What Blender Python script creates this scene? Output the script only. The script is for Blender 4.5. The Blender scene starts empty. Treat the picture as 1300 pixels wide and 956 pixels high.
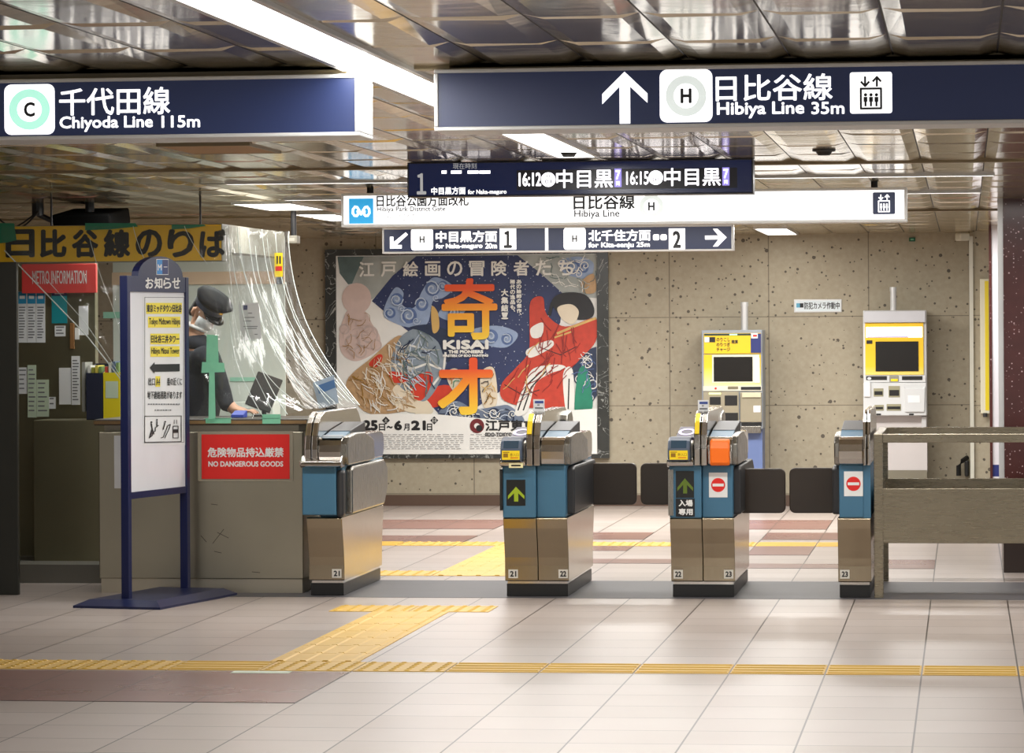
import bpy, bmesh, math, random
from mathutils import Vector, Matrix, noise as mnoise
random.seed(7)
S = bpy.context.scene
COL = S.collection
PI = math.pi

# ------------------------------------------------------------------ camera
FPX, EYE, VX, HY, ROLL = 4400.0, 1.63, 1225.0, 417.0, 0.006
YAW = math.atan((VX-650)/FPX)
_f = Vector((-math.sin(YAW), math.cos(YAW), 0)); _r = Vector((math.cos(YAW), math.sin(YAW), 0)); _u = Vector((0, 0, 1))
_r2 = _r*math.cos(ROLL)-_u*math.sin(ROLL); _u2 = _u*math.cos(ROLL)+_r*math.sin(ROLL)
cd = bpy.data.cameras.new('camera'); cam = bpy.data.objects.new('camera', cd); COL.objects.link(cam)
cd.sensor_width = 36.0; cd.sensor_fit = 'HORIZONTAL'; cd.lens = 36.0*FPX/1300
cd.shift_x = 0.0; cd.shift_y = -(478-HY)/1300.0
cd.clip_start = 0.1; cd.clip_end = 200
m3 = Matrix((_r2, _u2, -_f)).transposed()
cam.matrix_world = Matrix.Translation((0, 0, EYE)) @ m3.to_4x4()
S.camera = cam

# ------------------------------------------------------------------ light
S.view_settings.view_transform = 'Standard'; S.view_settings.look = 'None'
S.view_settings.gamma = 1.0; S.view_settings.use_curve_mapping = False
S.view_settings.exposure = 0.22
try:
    S.cycles.use_denoising = True
    S.cycles.max_bounces = 8; S.cycles.transparent_max_bounces = 16
    S.cycles.sample_clamp_indirect = 6.0
except Exception:
    pass
W = bpy.data.worlds.new('station_air'); S.world = W; W.use_nodes = True
bg = W.node_tree.nodes['Background']
bg.inputs['Color'].default_value = (1.0, 0.985, 0.96, 1); bg.inputs['Strength'].default_value = 0.55
CEIL = 2.48
def area(name, x, y, sx, sy, power, z=CEIL-0.03, col=(1, .985, .955), rot=(0, 0, 0)):
    l = bpy.data.lights.new(name, 'AREA'); l.shape = 'RECTANGLE'; l.size = sx; l.size_y = sy
    l.energy = power; l.color = col
    o = bpy.data.objects.new(name, l); COL.objects.link(o); o.location = (x, y, z); o.rotation_euler = rot
    return o
area('strip_or_fill_lamp', -1.86, 10.5, 0.2, 12, 95)
area('strip_or_fill_lamp', -6.2, 9.5, 0.2, 10, 25)  # unseen fill lamp added on the left to brighten the floor
area('strip_or_fill_lamp', 1.7, 12.5, 0.2, 16, 105)  # unseen fill lamp added on the right, evens out the floor
area('cross_lamp', -2.3, 19.2, 7.0, 0.06, 90)
area('cross_lamp', -2.0, 21.9, 7.0, 0.06, 90)
area('hall_lamp', -2.6, 25.0, 3.0, 1.2, 85)
area('hall_lamp', -2.4, 28.6, 5.0, 0.8, 245)
area('booth_lamp', -5.3, 22.9, 1.2, 0.6, 15, z=2.2, col=(.95, 1, .97))

# ------------------------------------------------------------------ pixel <-> place
def ray(px, py): return _f + _r2*((px-650)/FPX) + _u2*((HY-py)/FPX)
def at(px, py, Y):
    d = ray(px, py); t = Y/d.y
    return d.x*t, EYE+d.z*t
def fl(px, py):
    d = ray(px, py); t = -EYE/d.z
    return d.x*t, d.y*t
def ce(px, py):
    d = ray(px, py); t = (CEIL-EYE)/d.z
    return d.x*t, d.y*t

# ------------------------------------------------------------------ materials
def lin(c):
    return tuple((v/255/12.92 if v/255 <= .04045 else ((v/255+.055)/1.055)**2.4) for v in c[:3])+(1,)
_mats = {}
def mat(name, col, rough=.5, metal=0.0, emit=0.0, var=.06, scale=6.0, bump=0.0, bscale=40.0, stretch=None, ecol=None, spec=None):
    if name in _mats: return _mats[name]
    m = bpy.data.materials.new(name); m.use_nodes = True
    nt = m.node_tree; n = nt.nodes; L = nt.links; b = n['Principled BSDF']
    c = lin(col)
    tc = n.new('ShaderNodeTexCoord'); mp = n.new('ShaderNodeMapping')
    if stretch: mp.inputs['Scale'].default_value = stretch
    L.new(tc.outputs['Object'], mp.inputs['Vector'])
    nz = n.new('ShaderNodeTexNoise'); nz.inputs['Scale'].default_value = scale; nz.inputs['Detail'].default_value = 4
    L.new(mp.outputs['Vector'], nz.inputs['Vector'])
    mx = n.new('ShaderNodeMix'); mx.data_type = 'RGBA'
    mx.inputs[6].default_value = tuple(v*(1-var) for v in c[:3])+(1,)
    mx.inputs[7].default_value = tuple(min(1, v*(1+var)) for v in c[:3])+(1,)
    L.new(nz.outputs['Fac'], mx.inputs[0]); L.new(mx.outputs[2], b.inputs['Base Color'])
    b.inputs['Roughness'].default_value = rough; b.inputs['Metallic'].default_value = metal
    if spec is not None: b.inputs['Specular IOR Level'].default_value = spec
    if emit:
        b.inputs['Emission Color'].default_value = lin(ecol) if ecol else c
        b.inputs['Emission Strength'].default_value = emit
    if bump:
        n2 = n.new('ShaderNodeTexNoise'); n2.inputs['Scale'].default_value = bscale; n2.inputs['Detail'].default_value = 3
        L.new(mp.outputs['Vector'], n2.inputs['Vector'])
        bp = n.new('ShaderNodeBump'); bp.inputs['Strength'].default_value = bump; bp.inputs['Distance'].default_value = .02
        L.new(n2.outputs['Fac'], bp.inputs['Height']); L.new(bp.outputs['Normal'], b.inputs['Normal'])
    _mats[name] = m
    return m

class NT:                                             # tiny node helper
    def __init__(s, name):
        s.m = bpy.data.materials.new(name); s.m.use_nodes = True
        s.t = s.m.node_tree; s.b = s.t.nodes['Principled BSDF']; s.out = s.t.nodes['Material Output']
        s.tc = s.t.nodes.new('ShaderNodeTexCoord')
    def n(s, kind, **kw):
        x = s.t.nodes.new(kind)
        for k, v in kw.items(): setattr(x, k, v)
        return x
    def l(s, a, b): s.t.links.new(a, b)
    def math(s, op, a, b=None, c=None, clamp=False):
        x = s.n('ShaderNodeMath', operation=op); x.use_clamp = clamp
        for i, v in enumerate((a, b, c)):
            if v is None: continue
            if isinstance(v, (int, float)): x.inputs[i].default_value = v
            else: s.l(v, x.inputs[i])
        return x.outputs[0]
    def mix(s, f, a, b):
        x = s.n('ShaderNodeMix', data_type='RGBA')
        for i, v in ((0, f), (6, a), (7, b)):
            if isinstance(v, (int, float)): x.inputs[i].default_value = v
            elif isinstance(v, tuple): x.inputs[i].default_value = v
            else: s.l(v, x.inputs[i])
        return x.outputs[2]
    def noise(s, scale, detail=3, vec=None):
        x = s.n('ShaderNodeTexNoise'); x.inputs['Scale'].default_value = scale; x.inputs['Detail'].default_value = detail
        s.l(vec if vec else s.tc.outputs['Object'], x.inputs['Vector']); return x.outputs['Fac']
    def ramp(s, f, stops):
        x = s.n('ShaderNodeValToRGB'); e = x.color_ramp.elements
        while len(e) < len(stops): e.new(.5)
        for i, (p, c) in enumerate(stops): e[i].position = p; e[i].color = c
        s.l(f, x.inputs[0]); return x.outputs[0]
    def bump(s, h, strength, dist=.01):
        x = s.n('ShaderNodeBump'); x.inputs['Strength'].default_value = strength; x.inputs['Distance'].default_value = dist
        s.l(h, x.inputs['Height']); s.l(x.outputs[0], s.b.inputs['Normal'])

GX, GY, TILE = -2.458, 18.47, 0.4495                   # floor grid
def tile_mat(name, c0, c1, grout, rough):
    t = NT(name); sx = t.n('ShaderNodeSeparateXYZ'); t.l(t.tc.outputs['Object'], sx.inputs[0])
    u = t.math('DIVIDE', t.math('SUBTRACT', sx.outputs[0], GX), TILE); v = t.math('DIVIDE', t.math('SUBTRACT', sx.outputs[1], GY), TILE)
    fu = t.math('ABSOLUTE', t.math('SUBTRACT', t.math('FRACT', t.math('ADD', u, 200.5)), .5))
    fv = t.math('ABSOLUTE', t.math('SUBTRACT', t.math('FRACT', t.math('ADD', v, 200.5)), .5))
    d = t.math('MINIMUM', fu, fv); line = t.math('LESS_THAN', d, .0085)
    cb = t.n('ShaderNodeCombineXYZ'); t.l(t.math('FLOOR', u), cb.inputs[0]); t.l(t.math('FLOOR', v), cb.inputs[1])
    wn = t.n('ShaderNodeTexWhiteNoise', noise_dimensions='2D'); t.l(cb.outputs[0], wn.inputs['Vector'])
    nz = t.noise(3.0, 5)
    f = t.math('ADD', t.math('MULTIPLY', wn.outputs['Value'], .5), t.math('MULTIPLY', nz, .5))
    c = t.mix(f, lin(c0), lin(c1)); c = t.mix(line, c, lin(grout)); t.l(c, t.b.inputs['Base Color'])
    rr = t.math('ADD', t.math('MULTIPLY', t.noise(.8, 2), .08), rough-.04)
    t.b.inputs['Specular IOR Level'].default_value = .32; t.l(rr, t.b.inputs['Roughness']); t.bump(t.math('SUBTRACT', 1, line), .3, .002)
    return t.m
M_tile = tile_mat('floor_tile', (164, 151, 143), (185, 174, 168), (60, 52, 48), .31)
M_brown_tile = tile_mat('brown_floor_tile', (126, 92, 84), (142, 106, 98), (84, 70, 66), .28)

def wall_mat(name, c0, c1, pit, jx, jz, ox, oz):
    t = NT(name); sx = t.n('ShaderNodeSeparateXYZ'); t.l(t.tc.outputs['Object'], sx.inputs[0])
    def near(s, o, p, w):
        u = t.math('DIVIDE', t.math('SUBTRACT', s, o), p)
        return t.math('LESS_THAN', t.math('ABSOLUTE', t.math('SUBTRACT', t.math('FRACT', t.math('ADD', u, 200.5)), .5)), w/p)
    line = t.math('MAXIMUM', near(sx.outputs[0], ox, jx, .005), near(sx.outputs[2], oz, jz, .004))
    base = t.mix(t.noise(2.2, 6), lin(c0), lin(c1))
    base = t.mix(t.math('MULTIPLY', t.noise(26, 2), .35), base, lin((206, 198, 176)))
    vo = t.n('ShaderNodeTexVoronoi'); vo.inputs['Scale'].default_value = 14.0; t.l(t.tc.outputs['Object'], vo.inputs['Vector'])
    rnd = t.n('ShaderNodeSeparateColor'); t.l(vo.outputs['Color'], rnd.inputs[0])
    size = t.math('MULTIPLY', t.math('POWER', rnd.outputs[0], 4.5), .26)
    p = t.math('LESS_THAN', vo.outputs['Distance'], size)
    vo2 = t.n('ShaderNodeTexVoronoi'); vo2.inputs['Scale'].default_value = 27.0; t.l(t.tc.outputs['Object'], vo2.inputs['Vector'])
    rnd2 = t.n('ShaderNodeSeparateColor'); t.l(vo2.outputs['Color'], rnd2.inputs[0])
    p2 = t.math('LESS_THAN', vo2.outputs['Distance'], t.math('MULTIPLY', t.math('POWER', rnd2.outputs[1], 2.0), .36))
    pp = t.math('MAXIMUM', p, p2)
    c = t.mix(t.math('MULTIPLY', pp, .85), base, lin(pit)); c = t.mix(t.math('MULTIPLY', line, .7), c, lin((92, 84, 70)))
    t.l(c, t.b.inputs['Base Color']); t.b.inputs['Roughness'].default_value = .55
    t.bump(t.math('SUBTRACT', 1, pp), .35, .004)
    return t.m
_x0, _z0 = at(850, 403, 31.6); _x1, _ = at(976, 403, 31.6); _, _z1 = at(850, 515, 31.6)
M_wall = wall_mat('pitted_stone_wall', (142, 132, 111), (163, 153, 131), (56, 48, 40), _x1-_x0, _z0-_z1, _x0, _z0)

def granite(name, c, fleck, scale=30, amt=.16):
    t = NT(name); base = t.mix(t.noise(9, 4), lin(tuple(v*.8 for v in c)), lin(tuple(min(255, v*1.15) for v in c)))
    vo = t.n('ShaderNodeTexVoronoi'); vo.inputs['Scale'].default_value = scale; t.l(t.tc.outputs['Object'], vo.inputs['Vector'])
    rnd = t.n('ShaderNodeSeparateColor'); t.l(vo.outputs['Color'], rnd.inputs[0])
    p = t.math('LESS_THAN', vo.outputs['Distance'], t.math('MULTIPLY', t.math('POWER', rnd.outputs[0], 3), amt*2))
    t.l(t.mix(p, base, lin(fleck)), t.b.inputs['Base Color']); t.b.inputs['Roughness'].default_value = .18
    return t.m
M_granite = granite('red_granite', (74, 40, 38), (190, 160, 160), 62, .17)
def marble(name, c, vein):
    t = NT(name); w = t.n('ShaderNodeTexNoise'); w.inputs['Scale'].default_value = 5; w.inputs['Detail'].default_value = 8; w.inputs['Distortion'].default_value = 1.5
    t.l(t.tc.outputs['Object'], w.inputs['Vector'])
    d = t.math('ABSOLUTE', t.math('SUBTRACT', w.outputs['Fac'], .5)); f = t.math('LESS_THAN', d, .008)
    t.l(t.mix(t.math('MULTIPLY', f, .7), t.mix(t.noise(8, 4), lin(tuple(v*.7 for v in c)), lin(c)), lin(vein)), t.b.inputs['Base Color'])
    t.b.inputs['Roughness'].default_value = .25; return t.m
M_marble = marble('dark_marble', (66, 68, 66), (170, 172, 168))

def steel(name, col, rough=.28, bump=.04, stretch=(60, 60, 2), aniso=0):
    t = NT(name); mp = t.n('ShaderNodeMapping'); mp.inputs['Scale'].default_value = stretch; t.l(t.tc.outputs['Object'], mp.inputs[0])
    nz = t.noise(6, 3, mp.outputs[0]); big = t.noise(2.5, 4)
    t.l(t.mix(big, lin(tuple(v*.9 for v in col)), lin(col)), t.b.inputs['Base Color'])
    t.b.inputs['Metallic'].default_value = 1.0
    t.l(t.math('ADD', t.math('MULTIPLY', nz, .14), rough-.07), t.b.inputs['Roughness'])
    t.bump(nz, bump, .003); return t.m
M_steel = steel('brushed_steel', (160, 157, 150))
M_steel_lo = steel('warm_brushed_steel', (164, 152, 130), .20)
M_steel_dk = steel('dull_counter_steel', (178, 172, 154), .34, .03, (4, 4, 60))
M_steel_fence = steel('satin_fence_steel', (154, 145, 126), .28, .002, (1, 12, 12))
M_chrome = steel('polished_steel', (200, 196, 190), .16, .01)

def ceil_mat():
    t = NT('mirror_ceiling_metal')
    mp = t.n('ShaderNodeMapping'); mp.inputs['Scale'].default_value = (1, 1, 1); t.l(t.tc.outputs['Object'], mp.inputs[0])
    t.l(t.mix(t.noise(1.3, 4), lin((176, 160, 128)), lin((206, 192, 162))), t.b.inputs['Base Color'])
    t.b.inputs['Metallic'].default_value = .72; t.b.inputs['Roughness'].default_value = .14
    t.bump(t.noise(5.0, 2, mp.outputs[0]), .22, .01); return t.m
M_ceil = ceil_mat()

M_black = mat('black_plastic', (22, 22, 22), .4)
M_dark = mat('dark_grey_plastic', (46, 46, 48), .45)
M_white = mat('white_enamel', (232, 232, 230), .4)
M_paper = mat('white_paper', (226, 228, 230), .7)
M_blue_panel = mat('petrol_blue_panel', (66, 112, 140), .42)
M_flap = mat('dark_brown_flap', (58, 48, 40), .38)
M_navy_stand = mat('navy_painted_metal', (22, 30, 72), .4)
M_alu = mat('pale_aluminium', (205, 205, 204), .35, .3)
M_yellow = mat('yellow_sticker', (244, 212, 28), .5)
M_red = mat('red_print', (222, 36, 30), .45)
M_ink = mat('black_ink', (24, 24, 26), .6)
M_grey_ink = mat('grey_ink', (120, 122, 126), .6)
M_orange = mat('orange_plastic', (255, 116, 16), .45)
M_tactile = mat('tactile_yellow', (212, 170, 62), .5, var=.12, scale=3)
M_screen = mat('dark_screen_glass', (30, 27, 24), .15)
M_joint = mat('dark_joint', (40, 34, 30), .6)
# lit things
M_lamp = mat('lamp_diffuser', (255, 253, 248), .5, emit=7.0, ecol=(255, 252, 246))
M_lit_white = mat('lit_white', (250, 250, 250), .4, emit=1.15)
M_lit_navy = mat('lit_navy', (30, 42, 80), .28, emit=.14, ecol=(30, 44, 88))
M_lit_sky = mat('lit_light_blue', (30, 150, 205), .4, emit=.7)
M_lit_mint = mat('lit_mint', (165, 226, 205), .4, emit=.9)
M_lit_pale = mat('lit_pale_grey', (206, 214, 211), .4, emit=.8)
M_lit_black = mat('lit_sign_black', (26, 28, 34), .4, emit=.03)
M_lit_grey = mat('lit_sign_grey', (180, 182, 184), .4, emit=.5)
M_led = mat('white_led', (250, 248, 255), .4, emit=1.6)
M_led_dark = mat('display_glass', (16, 26, 56), .2, emit=.22, ecol=(14, 34, 92))

# ------------------------------------------------------------------ object helpers
def tag(o, label=None, cat=None, group=None, kind=None):
    if label: o['label'] = label
    if cat: o['category'] = cat
    if group: o['group'] = group
    if kind: o['kind'] = kind
    return o
def thing(name, label, cat, loc=(0, 0, 0), group=None):
    o = bpy.data.objects.new(name, None); COL.objects.link(o); o.location = loc; o.empty_display_size = .1
    return tag(o, label, cat, group)
def woff(p):
    v = Vector((0, 0, 0))
    while p is not None:
        v += p.location; p = p.parent
    return v
class MB:
    def __init__(s, M=None): s.v = []; s.f = []; s.m = []; s.cur = 0; s.M = M
    def add(s, vs, fs):
        k = len(s.v)
        for v in vs:
            v = Vector(v); s.v.append(s.M @ v if s.M is not None else v)
        for f in fs: s.f.append([i+k for i in f]); s.m.append(s.cur)
        return s
    def use(s, i): s.cur = i; return s
    def box(s, x0, x1, y0, y1, z0, z1):
        return s.add([(x, y, z) for x in (x0, x1) for y in (y0, y1) for z in (z0, z1)],
                     [(0, 1, 3, 2), (4, 6, 7, 5), (0, 4, 5, 1), (2, 3, 7, 6), (0, 2, 6, 4), (1, 5, 7, 3)])
    def prism_x(s, pts, x0, x1):                       # (y,z) outline pushed along x
        n = len(pts)
        return s.add([(x0, y, z) for y, z in pts]+[(x1, y, z) for y, z in pts],
                     [list(range(n))[::-1], list(range(n, 2*n))]+[(i, (i+1) % n, n+(i+1) % n, n+i) for i in range(n)])
    def prism_y(s, pts, y0, y1):                       # (x,z) outline pushed along y
        n = len(pts)
        return s.add([(x, y0, z) for x, z in pts]+[(x, y1, z) for x, z in pts],
                     [list(range(n)), list(range(n, 2*n))[::-1]]+[(i, n+i, n+(i+1) % n, (i+1) % n) for i in range(n)])
    def prism_z(s, pts, z0, z1):
        n = len(pts)
        return s.add([(x, y, z0) for x, y in pts]+[(x, y, z1) for x, y in pts],
                     [list(range(n))[::-1], list(range(n, 2*n))]+[(i, (i+1) % n, n+(i+1) % n, n+i) for i in range(n)])
    def tube(s, path, r, n=10, cap=True):
        path = [Vector(p) for p in path]; rings = []
        for i, p in enumerate(path):
            d = (path[min(i+1, len(path)-1)]-path[max(i-1, 0)]).normalized()
            a = Vector((0, 0, 1)) if abs(d.z) < .9 else Vector((1, 0, 0))
            e1 = d.cross(a).normalized(); e2 = d.cross(e1)
            rr = r[i] if isinstance(r, (list, tuple)) else r
            rings.append([p+e1*rr*math.cos(2*PI*k/n)+e2*rr*math.sin(2*PI*k/n) for k in range(n)])
        vs = [q for R_ in rings for q in R_]; fs = []
        for i in range(len(path)-1):
            for k in range(n): fs.append((i*n+k, i*n+(k+1) % n, (i+1)*n+(k+1) % n, (i+1)*n+k))
        if cap: fs += [list(range(n))[::-1], [(len(path)-1)*n+k for k in range(n)]]
        return s.add(vs, fs)
    def build(s, name, mats, parent=None, bevel=0, seg=2, smooth=False):
        if not isinstance(mats, (list, tuple)): mats = [mats]
        off = woff(parent)
        me = bpy.data.meshes.new(name); me.from_pydata([tuple(v-off) for v in s.v], [], s.f)
        for m in mats: me.materials.append(m)
        me.polygons.foreach_set('material_index', s.m)
        bm = bmesh.new(); bm.from_mesh(me); bmesh.ops.recalc_face_normals(bm, faces=bm.faces); bm.to_mesh(me); bm.free()
        if smooth: me.polygons.foreach_set('use_smooth', [True]*len(me.polygons))
        me.update()
        o = bpy.data.objects.new(name, me); COL.objects.link(o)
        if parent is not None: o.parent = parent
        if bevel:
            b = o.modifiers.new('edge', 'BEVEL'); b.width = bevel; b.segments = seg; b.limit_method = 'ANGLE'; b.angle_limit = .6
        return o
def centre(o):
    """move a top-level mesh's origin to its base"""
    me = o.data; xs = [v.co for v in me.vertices]
    c = Vector(((min(p.x for p in xs)+max(p.x for p in xs))/2, (min(p.y for p in xs)+max(p.y for p in xs))/2, min(p.z for p in xs)))
    me.transform(Matrix.Translation(-c)); o.location = o.location+c
    return o

class Flat:
    """printed / cut shapes lying in a plane y = Y (or in the local x,z plane of M)"""
    def __init__(s, Y, px=True, M=None, fn=None): s.Y = Y; s.px = px; s.mb = MB(M); s.fn = fn
    def q(s, x, y, cx=None, cy=None):
        if s.fn: return s.fn(x, y)
        if not s.px: return (x, y)
        return at(x, y if cy is None else cy, s.Y)[0], at(x if cx is None else cx, y, s.Y)[1]
    def use(s, i): s.mb.cur = i; return s
    def poly(s, pts, lift=0):
        n = len(pts); xs = [a[0] for a in pts]; ys = [a[1] for a in pts]
        cx, cy = (min(xs)+max(xs))/2, (min(ys)+max(ys))/2
        s.k = getattr(s, 'k', 0)+1; lift = lift+(s.k % 40)*1e-5
        s.mb.add([(p[0], s.Y-lift, p[1]) for p in (s.q(a[0], a[1], cx, cy) for a in pts)], [list(range(n))]); return s
    def rect(s, x0, y0, x1, y1, lift=0): return s.poly([(x0, y0), (x1, y0), (x1, y1), (x0, y1)], lift)
    def disc(s, cx, cy, rx, ry=None, n=28, lift=0):
        ry = ry or rx
        return s.poly([(cx+rx*math.cos(2*PI*k/n), cy+ry*math.sin(2*PI*k/n)) for k in range(n)], lift)
    def ring(s, cx, cy, r0, r1, n=36, lift=0, ry=1.0):
        for k in range(n):
            a, b = 2*PI*k/n, 2*PI*(k+1)/n
            s.poly([(cx+r*math.cos(t), cy+r*ry*math.sin(t)) for r, t in ((r0, a), (r1, a), (r1, b), (r0, b))], lift)
        return s
    def rrect(s, x0, y0, x1, y1, r, lift=0, n=5):
        p = []
        for cx, cy, a in ((x1-r, y0+r, -PI/2), (x1-r, y1-r, 0), (x0+r, y1-r, PI/2), (x0+r, y0+r, PI)):
            p += [(cx+r*math.cos(a+k*PI/2/n), cy+r*math.sin(a+k*PI/2/n)) for k in range(n+1)]
        return s.poly(p, lift)
    def ribbon(s, pts, w, lift=0):
        for i, (a, b) in enumerate(zip(pts, pts[1:])):
            dx, dy = b[0]-a[0], b[1]-a[1]; l = math.hypot(dx, dy) or 1; nx, ny = -dy/l*w/2, dx/l*w/2; ex, ey = dx/l*w*.3, dy/l*w*.3
            s.poly([(a[0]+nx-ex, a[1]+ny-ey), (b[0]+nx+ex, b[1]+ny+ey), (b[0]-nx+ex, b[1]-ny+ey), (a[0]-nx-ex, a[1]-ny-ey)], lift)
        return s
    def spline(s, pts, lift=0, sub=6):
        n = len(pts); out = []
        for i in range(n):
            p0, p1, p2, p3 = pts[i-1], pts[i], pts[(i+1) % n], pts[(i+2) % n]
            for k in range(sub):
                t = k/sub; t2, t3 = t*t, t*t*t
                out.append(tuple(.5*(2*p1[j]+(p2[j]-p0[j])*t+(2*p0[j]-5*p1[j]+4*p2[j]-p3[j])*t2+(3*p1[j]-p0[j]-3*p2[j]+p3[j])*t3) for j in (0, 1)))
        return s.poly(out, lift)
    def build(s, name, mats, parent=None): return s.mb.build(name, mats, parent)

_glyphs = {}
def glyphs(body):
    if body not in _glyphs:
        c = bpy.data.curves.new('lettering', 'FONT'); c.body = body; c.size = 1; c.resolution_u = 3
        o = bpy.data.objects.new('lettering', c); COL.objects.link(o)
        dg = bpy.context.evaluated_depsgraph_get(); dg.update()
        me = bpy.data.meshes.new_from_object(o.evaluated_get(dg))
        v = [(p.co.x, p.co.y) for p in me.vertices]; f = [tuple(p.vertices) for p in me.polygons]
        bpy.data.objects.remove(o); bpy.data.meshes.remove(me); bpy.data.curves.remove(c)
        x0, x1 = min(p[0] for p in v), max(p[0] for p in v); y0, y1 = min(p[1] for p in v), max(p[1] for p in v)
        _glyphs[body] = ([((a-x0)/(x1-x0), (b-y0)/(y1-y0)) for a, b in v], f, (x1-x0), (y1-y0))
    return _glyphs[body]
def text(flat, body, x0, y0, x1, y1, bold=0.0, lift=0.0):
    """lettering fitted to the box x0,y0 (top left) - x1,y1 (bottom right) of a Flat; bold = stroke growth in the box's units"""
    v, f, w, h = glyphs(body)
    sh = [(0, 0)] if not bold else [(bold*math.cos(k*PI/4), bold*math.sin(k*PI/4)) for k in range(8)]
    for i, (dx, dy) in enumerate(sh):
        X0, X1, Y0, Y1 = x0+bold, x1-bold, y0+bold, y1-bold
        flat.mb.add([(lambda p: (p[0], flat.Y-lift-i*1e-5, p[1]))(flat.q(X0+a*(X1-X0)+dx, Y1+(Y0-Y1)*b+dy, (x0+x1)/2, (y0+y1)/2)) for a, b in v], f)
    return flat
def letter(body, box, Y, m, parent, bold=0.0, name='lettering', px=True, M=None):
    return text(Flat(Y, px, M), body, *box, bold=bold).build(name, m, parent)

def slab(mb, x0, y0, x1, y1, Y, th):                   # box whose front face fills a pixel box in plane Y
    X0, _ = at(x0, (y0+y1)/2, Y); X1, _ = at(x1, (y0+y1)/2, Y); _, Z0 = at((x0+x1)/2, y1, Y); _, Z1 = at((x0+x1)/2, y0, Y)
    mb.box(X0, X1, Y, Y+th, Z0, Z1); return (X0, X1, Z0, Z1)

# ------------------------------------------------------------------ the setting
XL, XR, YB = -13.0, 6.0, 31.6
def structure(o, name=None):
    o['kind'] = 'structure'; return o
mb = MB(); mb.box(XL, XR, -4, 34, -.12, 0)
def on_floor(mb, x0, x1, y0, y1, h, lift=0.0): mb.box(x0, x1, y0, y1, lift, h)
structure(mb.build('floor', M_tile))
# reddish-brown inlaid tiles of the floor pattern
mb = MB()
G = lambda i, j: (GX+TILE*i, GY+TILE*j)
def inlay(i0, i1, j0, j1):
    a = G(i0, j0); b = G(i1, j1); mb.box(a[0]+.003, b[0]-.003, a[1]+.003, b[1]-.003, -.01, .0022)
inlay(-22, -1, -8, -5)                                   # band nearest the camera
for i0, i1, j0, j1 in ((-12, -3, 21, 24), (-2, 0, 18, 20), (-2, 0, 15, 17), (-1, 1, 12, 13), (1, 3, 21, 24), (2, 4, 11, 12), (2, 3, 14, 17), (4, 5, 11, 13),
                       (2, 4, 18, 20), (-5, -3, 17, 19), (-9, -4, 14, 15), (-12, -10, 17, 19), (4, 6, 18, 21)):
    inlay(i0, i1, j0, j1)
structure(mb.build('floor_inlay', M_brown_tile))
# dark strip under the gates
M_strip = mat('dark_floor_strip', (84, 82, 85), .5, var=.12, scale=4, spec=.2)
mb = MB(); mb.box(-4.75, XR, 20.78, 22.2, 0, .002)
structure(mb.build('floor_strip', M_strip))

structure(MB().box(XL, XR, YB, YB+.2, 0, CEIL+.2).build('wall_back', M_wall))
M_base = mat('brown_skirting', (92, 72, 60), .4)
structure(MB().box(XL, XR, YB-.03, YB, 0, .10).build('baseboard_back', M_base))
structure(MB().box(XL-.2, XL, -4, 34, 0, CEIL+.2).build('wall_left', M_wall))

# ceiling: mirror-finish pressed metal panels, each pillowed and a touch out of level
mb = MB(); PX_, PY_ = 0.322, 0.85
mb.box(XL, XR, -4, 5.9, CEIL, CEIL+.1)
y = 5.9
while y < 32:
    x = -10.2
    x += 0
    while x < 2.2:
        g = .003; e = .055; d = .011
        tx, ty = random.uniform(-.0022, .0022), random.uniform(-.003, .003)
        o = [(x+g, y+g), (x+PX_-g, y+g), (x+PX_-g, y+PY_-g), (x+g, y+PY_-g)]
        q = [(x+e, y+e), (x+PX_-e, y+e), (x+PX_-e, y+PY_-e), (x+e, y+PY_-e)]
        hz = lambda a, b: CEIL-d+tx*(a-x-PX_/2)/PX_*2+ty*(b-y-PY_/2)/PY_*2
        mb.add([(a, b, CEIL) for a, b in o]+[(a, b, hz(a, b)) for a, b in q],
               [(4, 5, 6, 7), (0, 1, 5, 4), (1, 2, 6, 5), (2, 3, 7, 6), (3, 0, 4, 7)])
        x += PX_
    y += PY_
mb.use(1); mb.box(XL, XR, 5.9, 34, CEIL+.001, CEIL+.1)
ceil = structure(mb.build('ceiling', [M_ceil, M_joint]))
M_trim = mat('bronze_trim', (138, 124, 98), .45, .3)
for k, yy in enumerate((10.93, 17.72, 25.2)):
    m = MB()
    if yy < 16: m.box(XL, -1.98, yy, yy+.07, CEIL-.022, CEIL+.01); m.box(-1.74, XR, yy, yy+.07, CEIL-.022, CEIL+.01)
    else: m.box(XL, XR, yy, yy+.07, CEIL-.022, CEIL+.01)
    structure(m.build('trim_%d' % (k+1), M_trim, bevel=.004))

# ceiling lights
def strip_light(label, x0, x1, y0, y1, group=None, frame=.02, m=M_lamp):
    t = thing('ceiling_light', label, 'light', ((x0+x1)/2, (y0+y1)/2, CEIL), group)
    MB().box(x0, x1, y0, y1, CEIL-.018, CEIL-.012).build('diffuser', m, t)
    f = MB(); w = frame
    f.box(x0-w, x0, y0-w, y1+w, CEIL-.024, CEIL); f.box(x1, x1+w, y0-w, y1+w, CEIL-.024, CEIL)
    f.box(x0, x1, y0-w, y0, CEIL-.024, CEIL); f.box(x0, x1, y1, y1+w, CEIL-.024, CEIL)
    f.build('frame', M_alu, t); return t
strip_light('long bright white strip light running along the ceiling between the two navy signs', -1.95, -1.77, 4.5, 16.7)
strip_light('thin white strip light across the ceiling behind the departure display', -4.15, .16, 19.28, 19.33, 'thin strip lights across the ceiling', .008)
strip_light('thin white ceiling strip light showing just beyond the lift-symbol end of the white sign', -4.3, .1, 21.75, 21.80, 'thin strip lights across the ceiling', .008)
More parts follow.
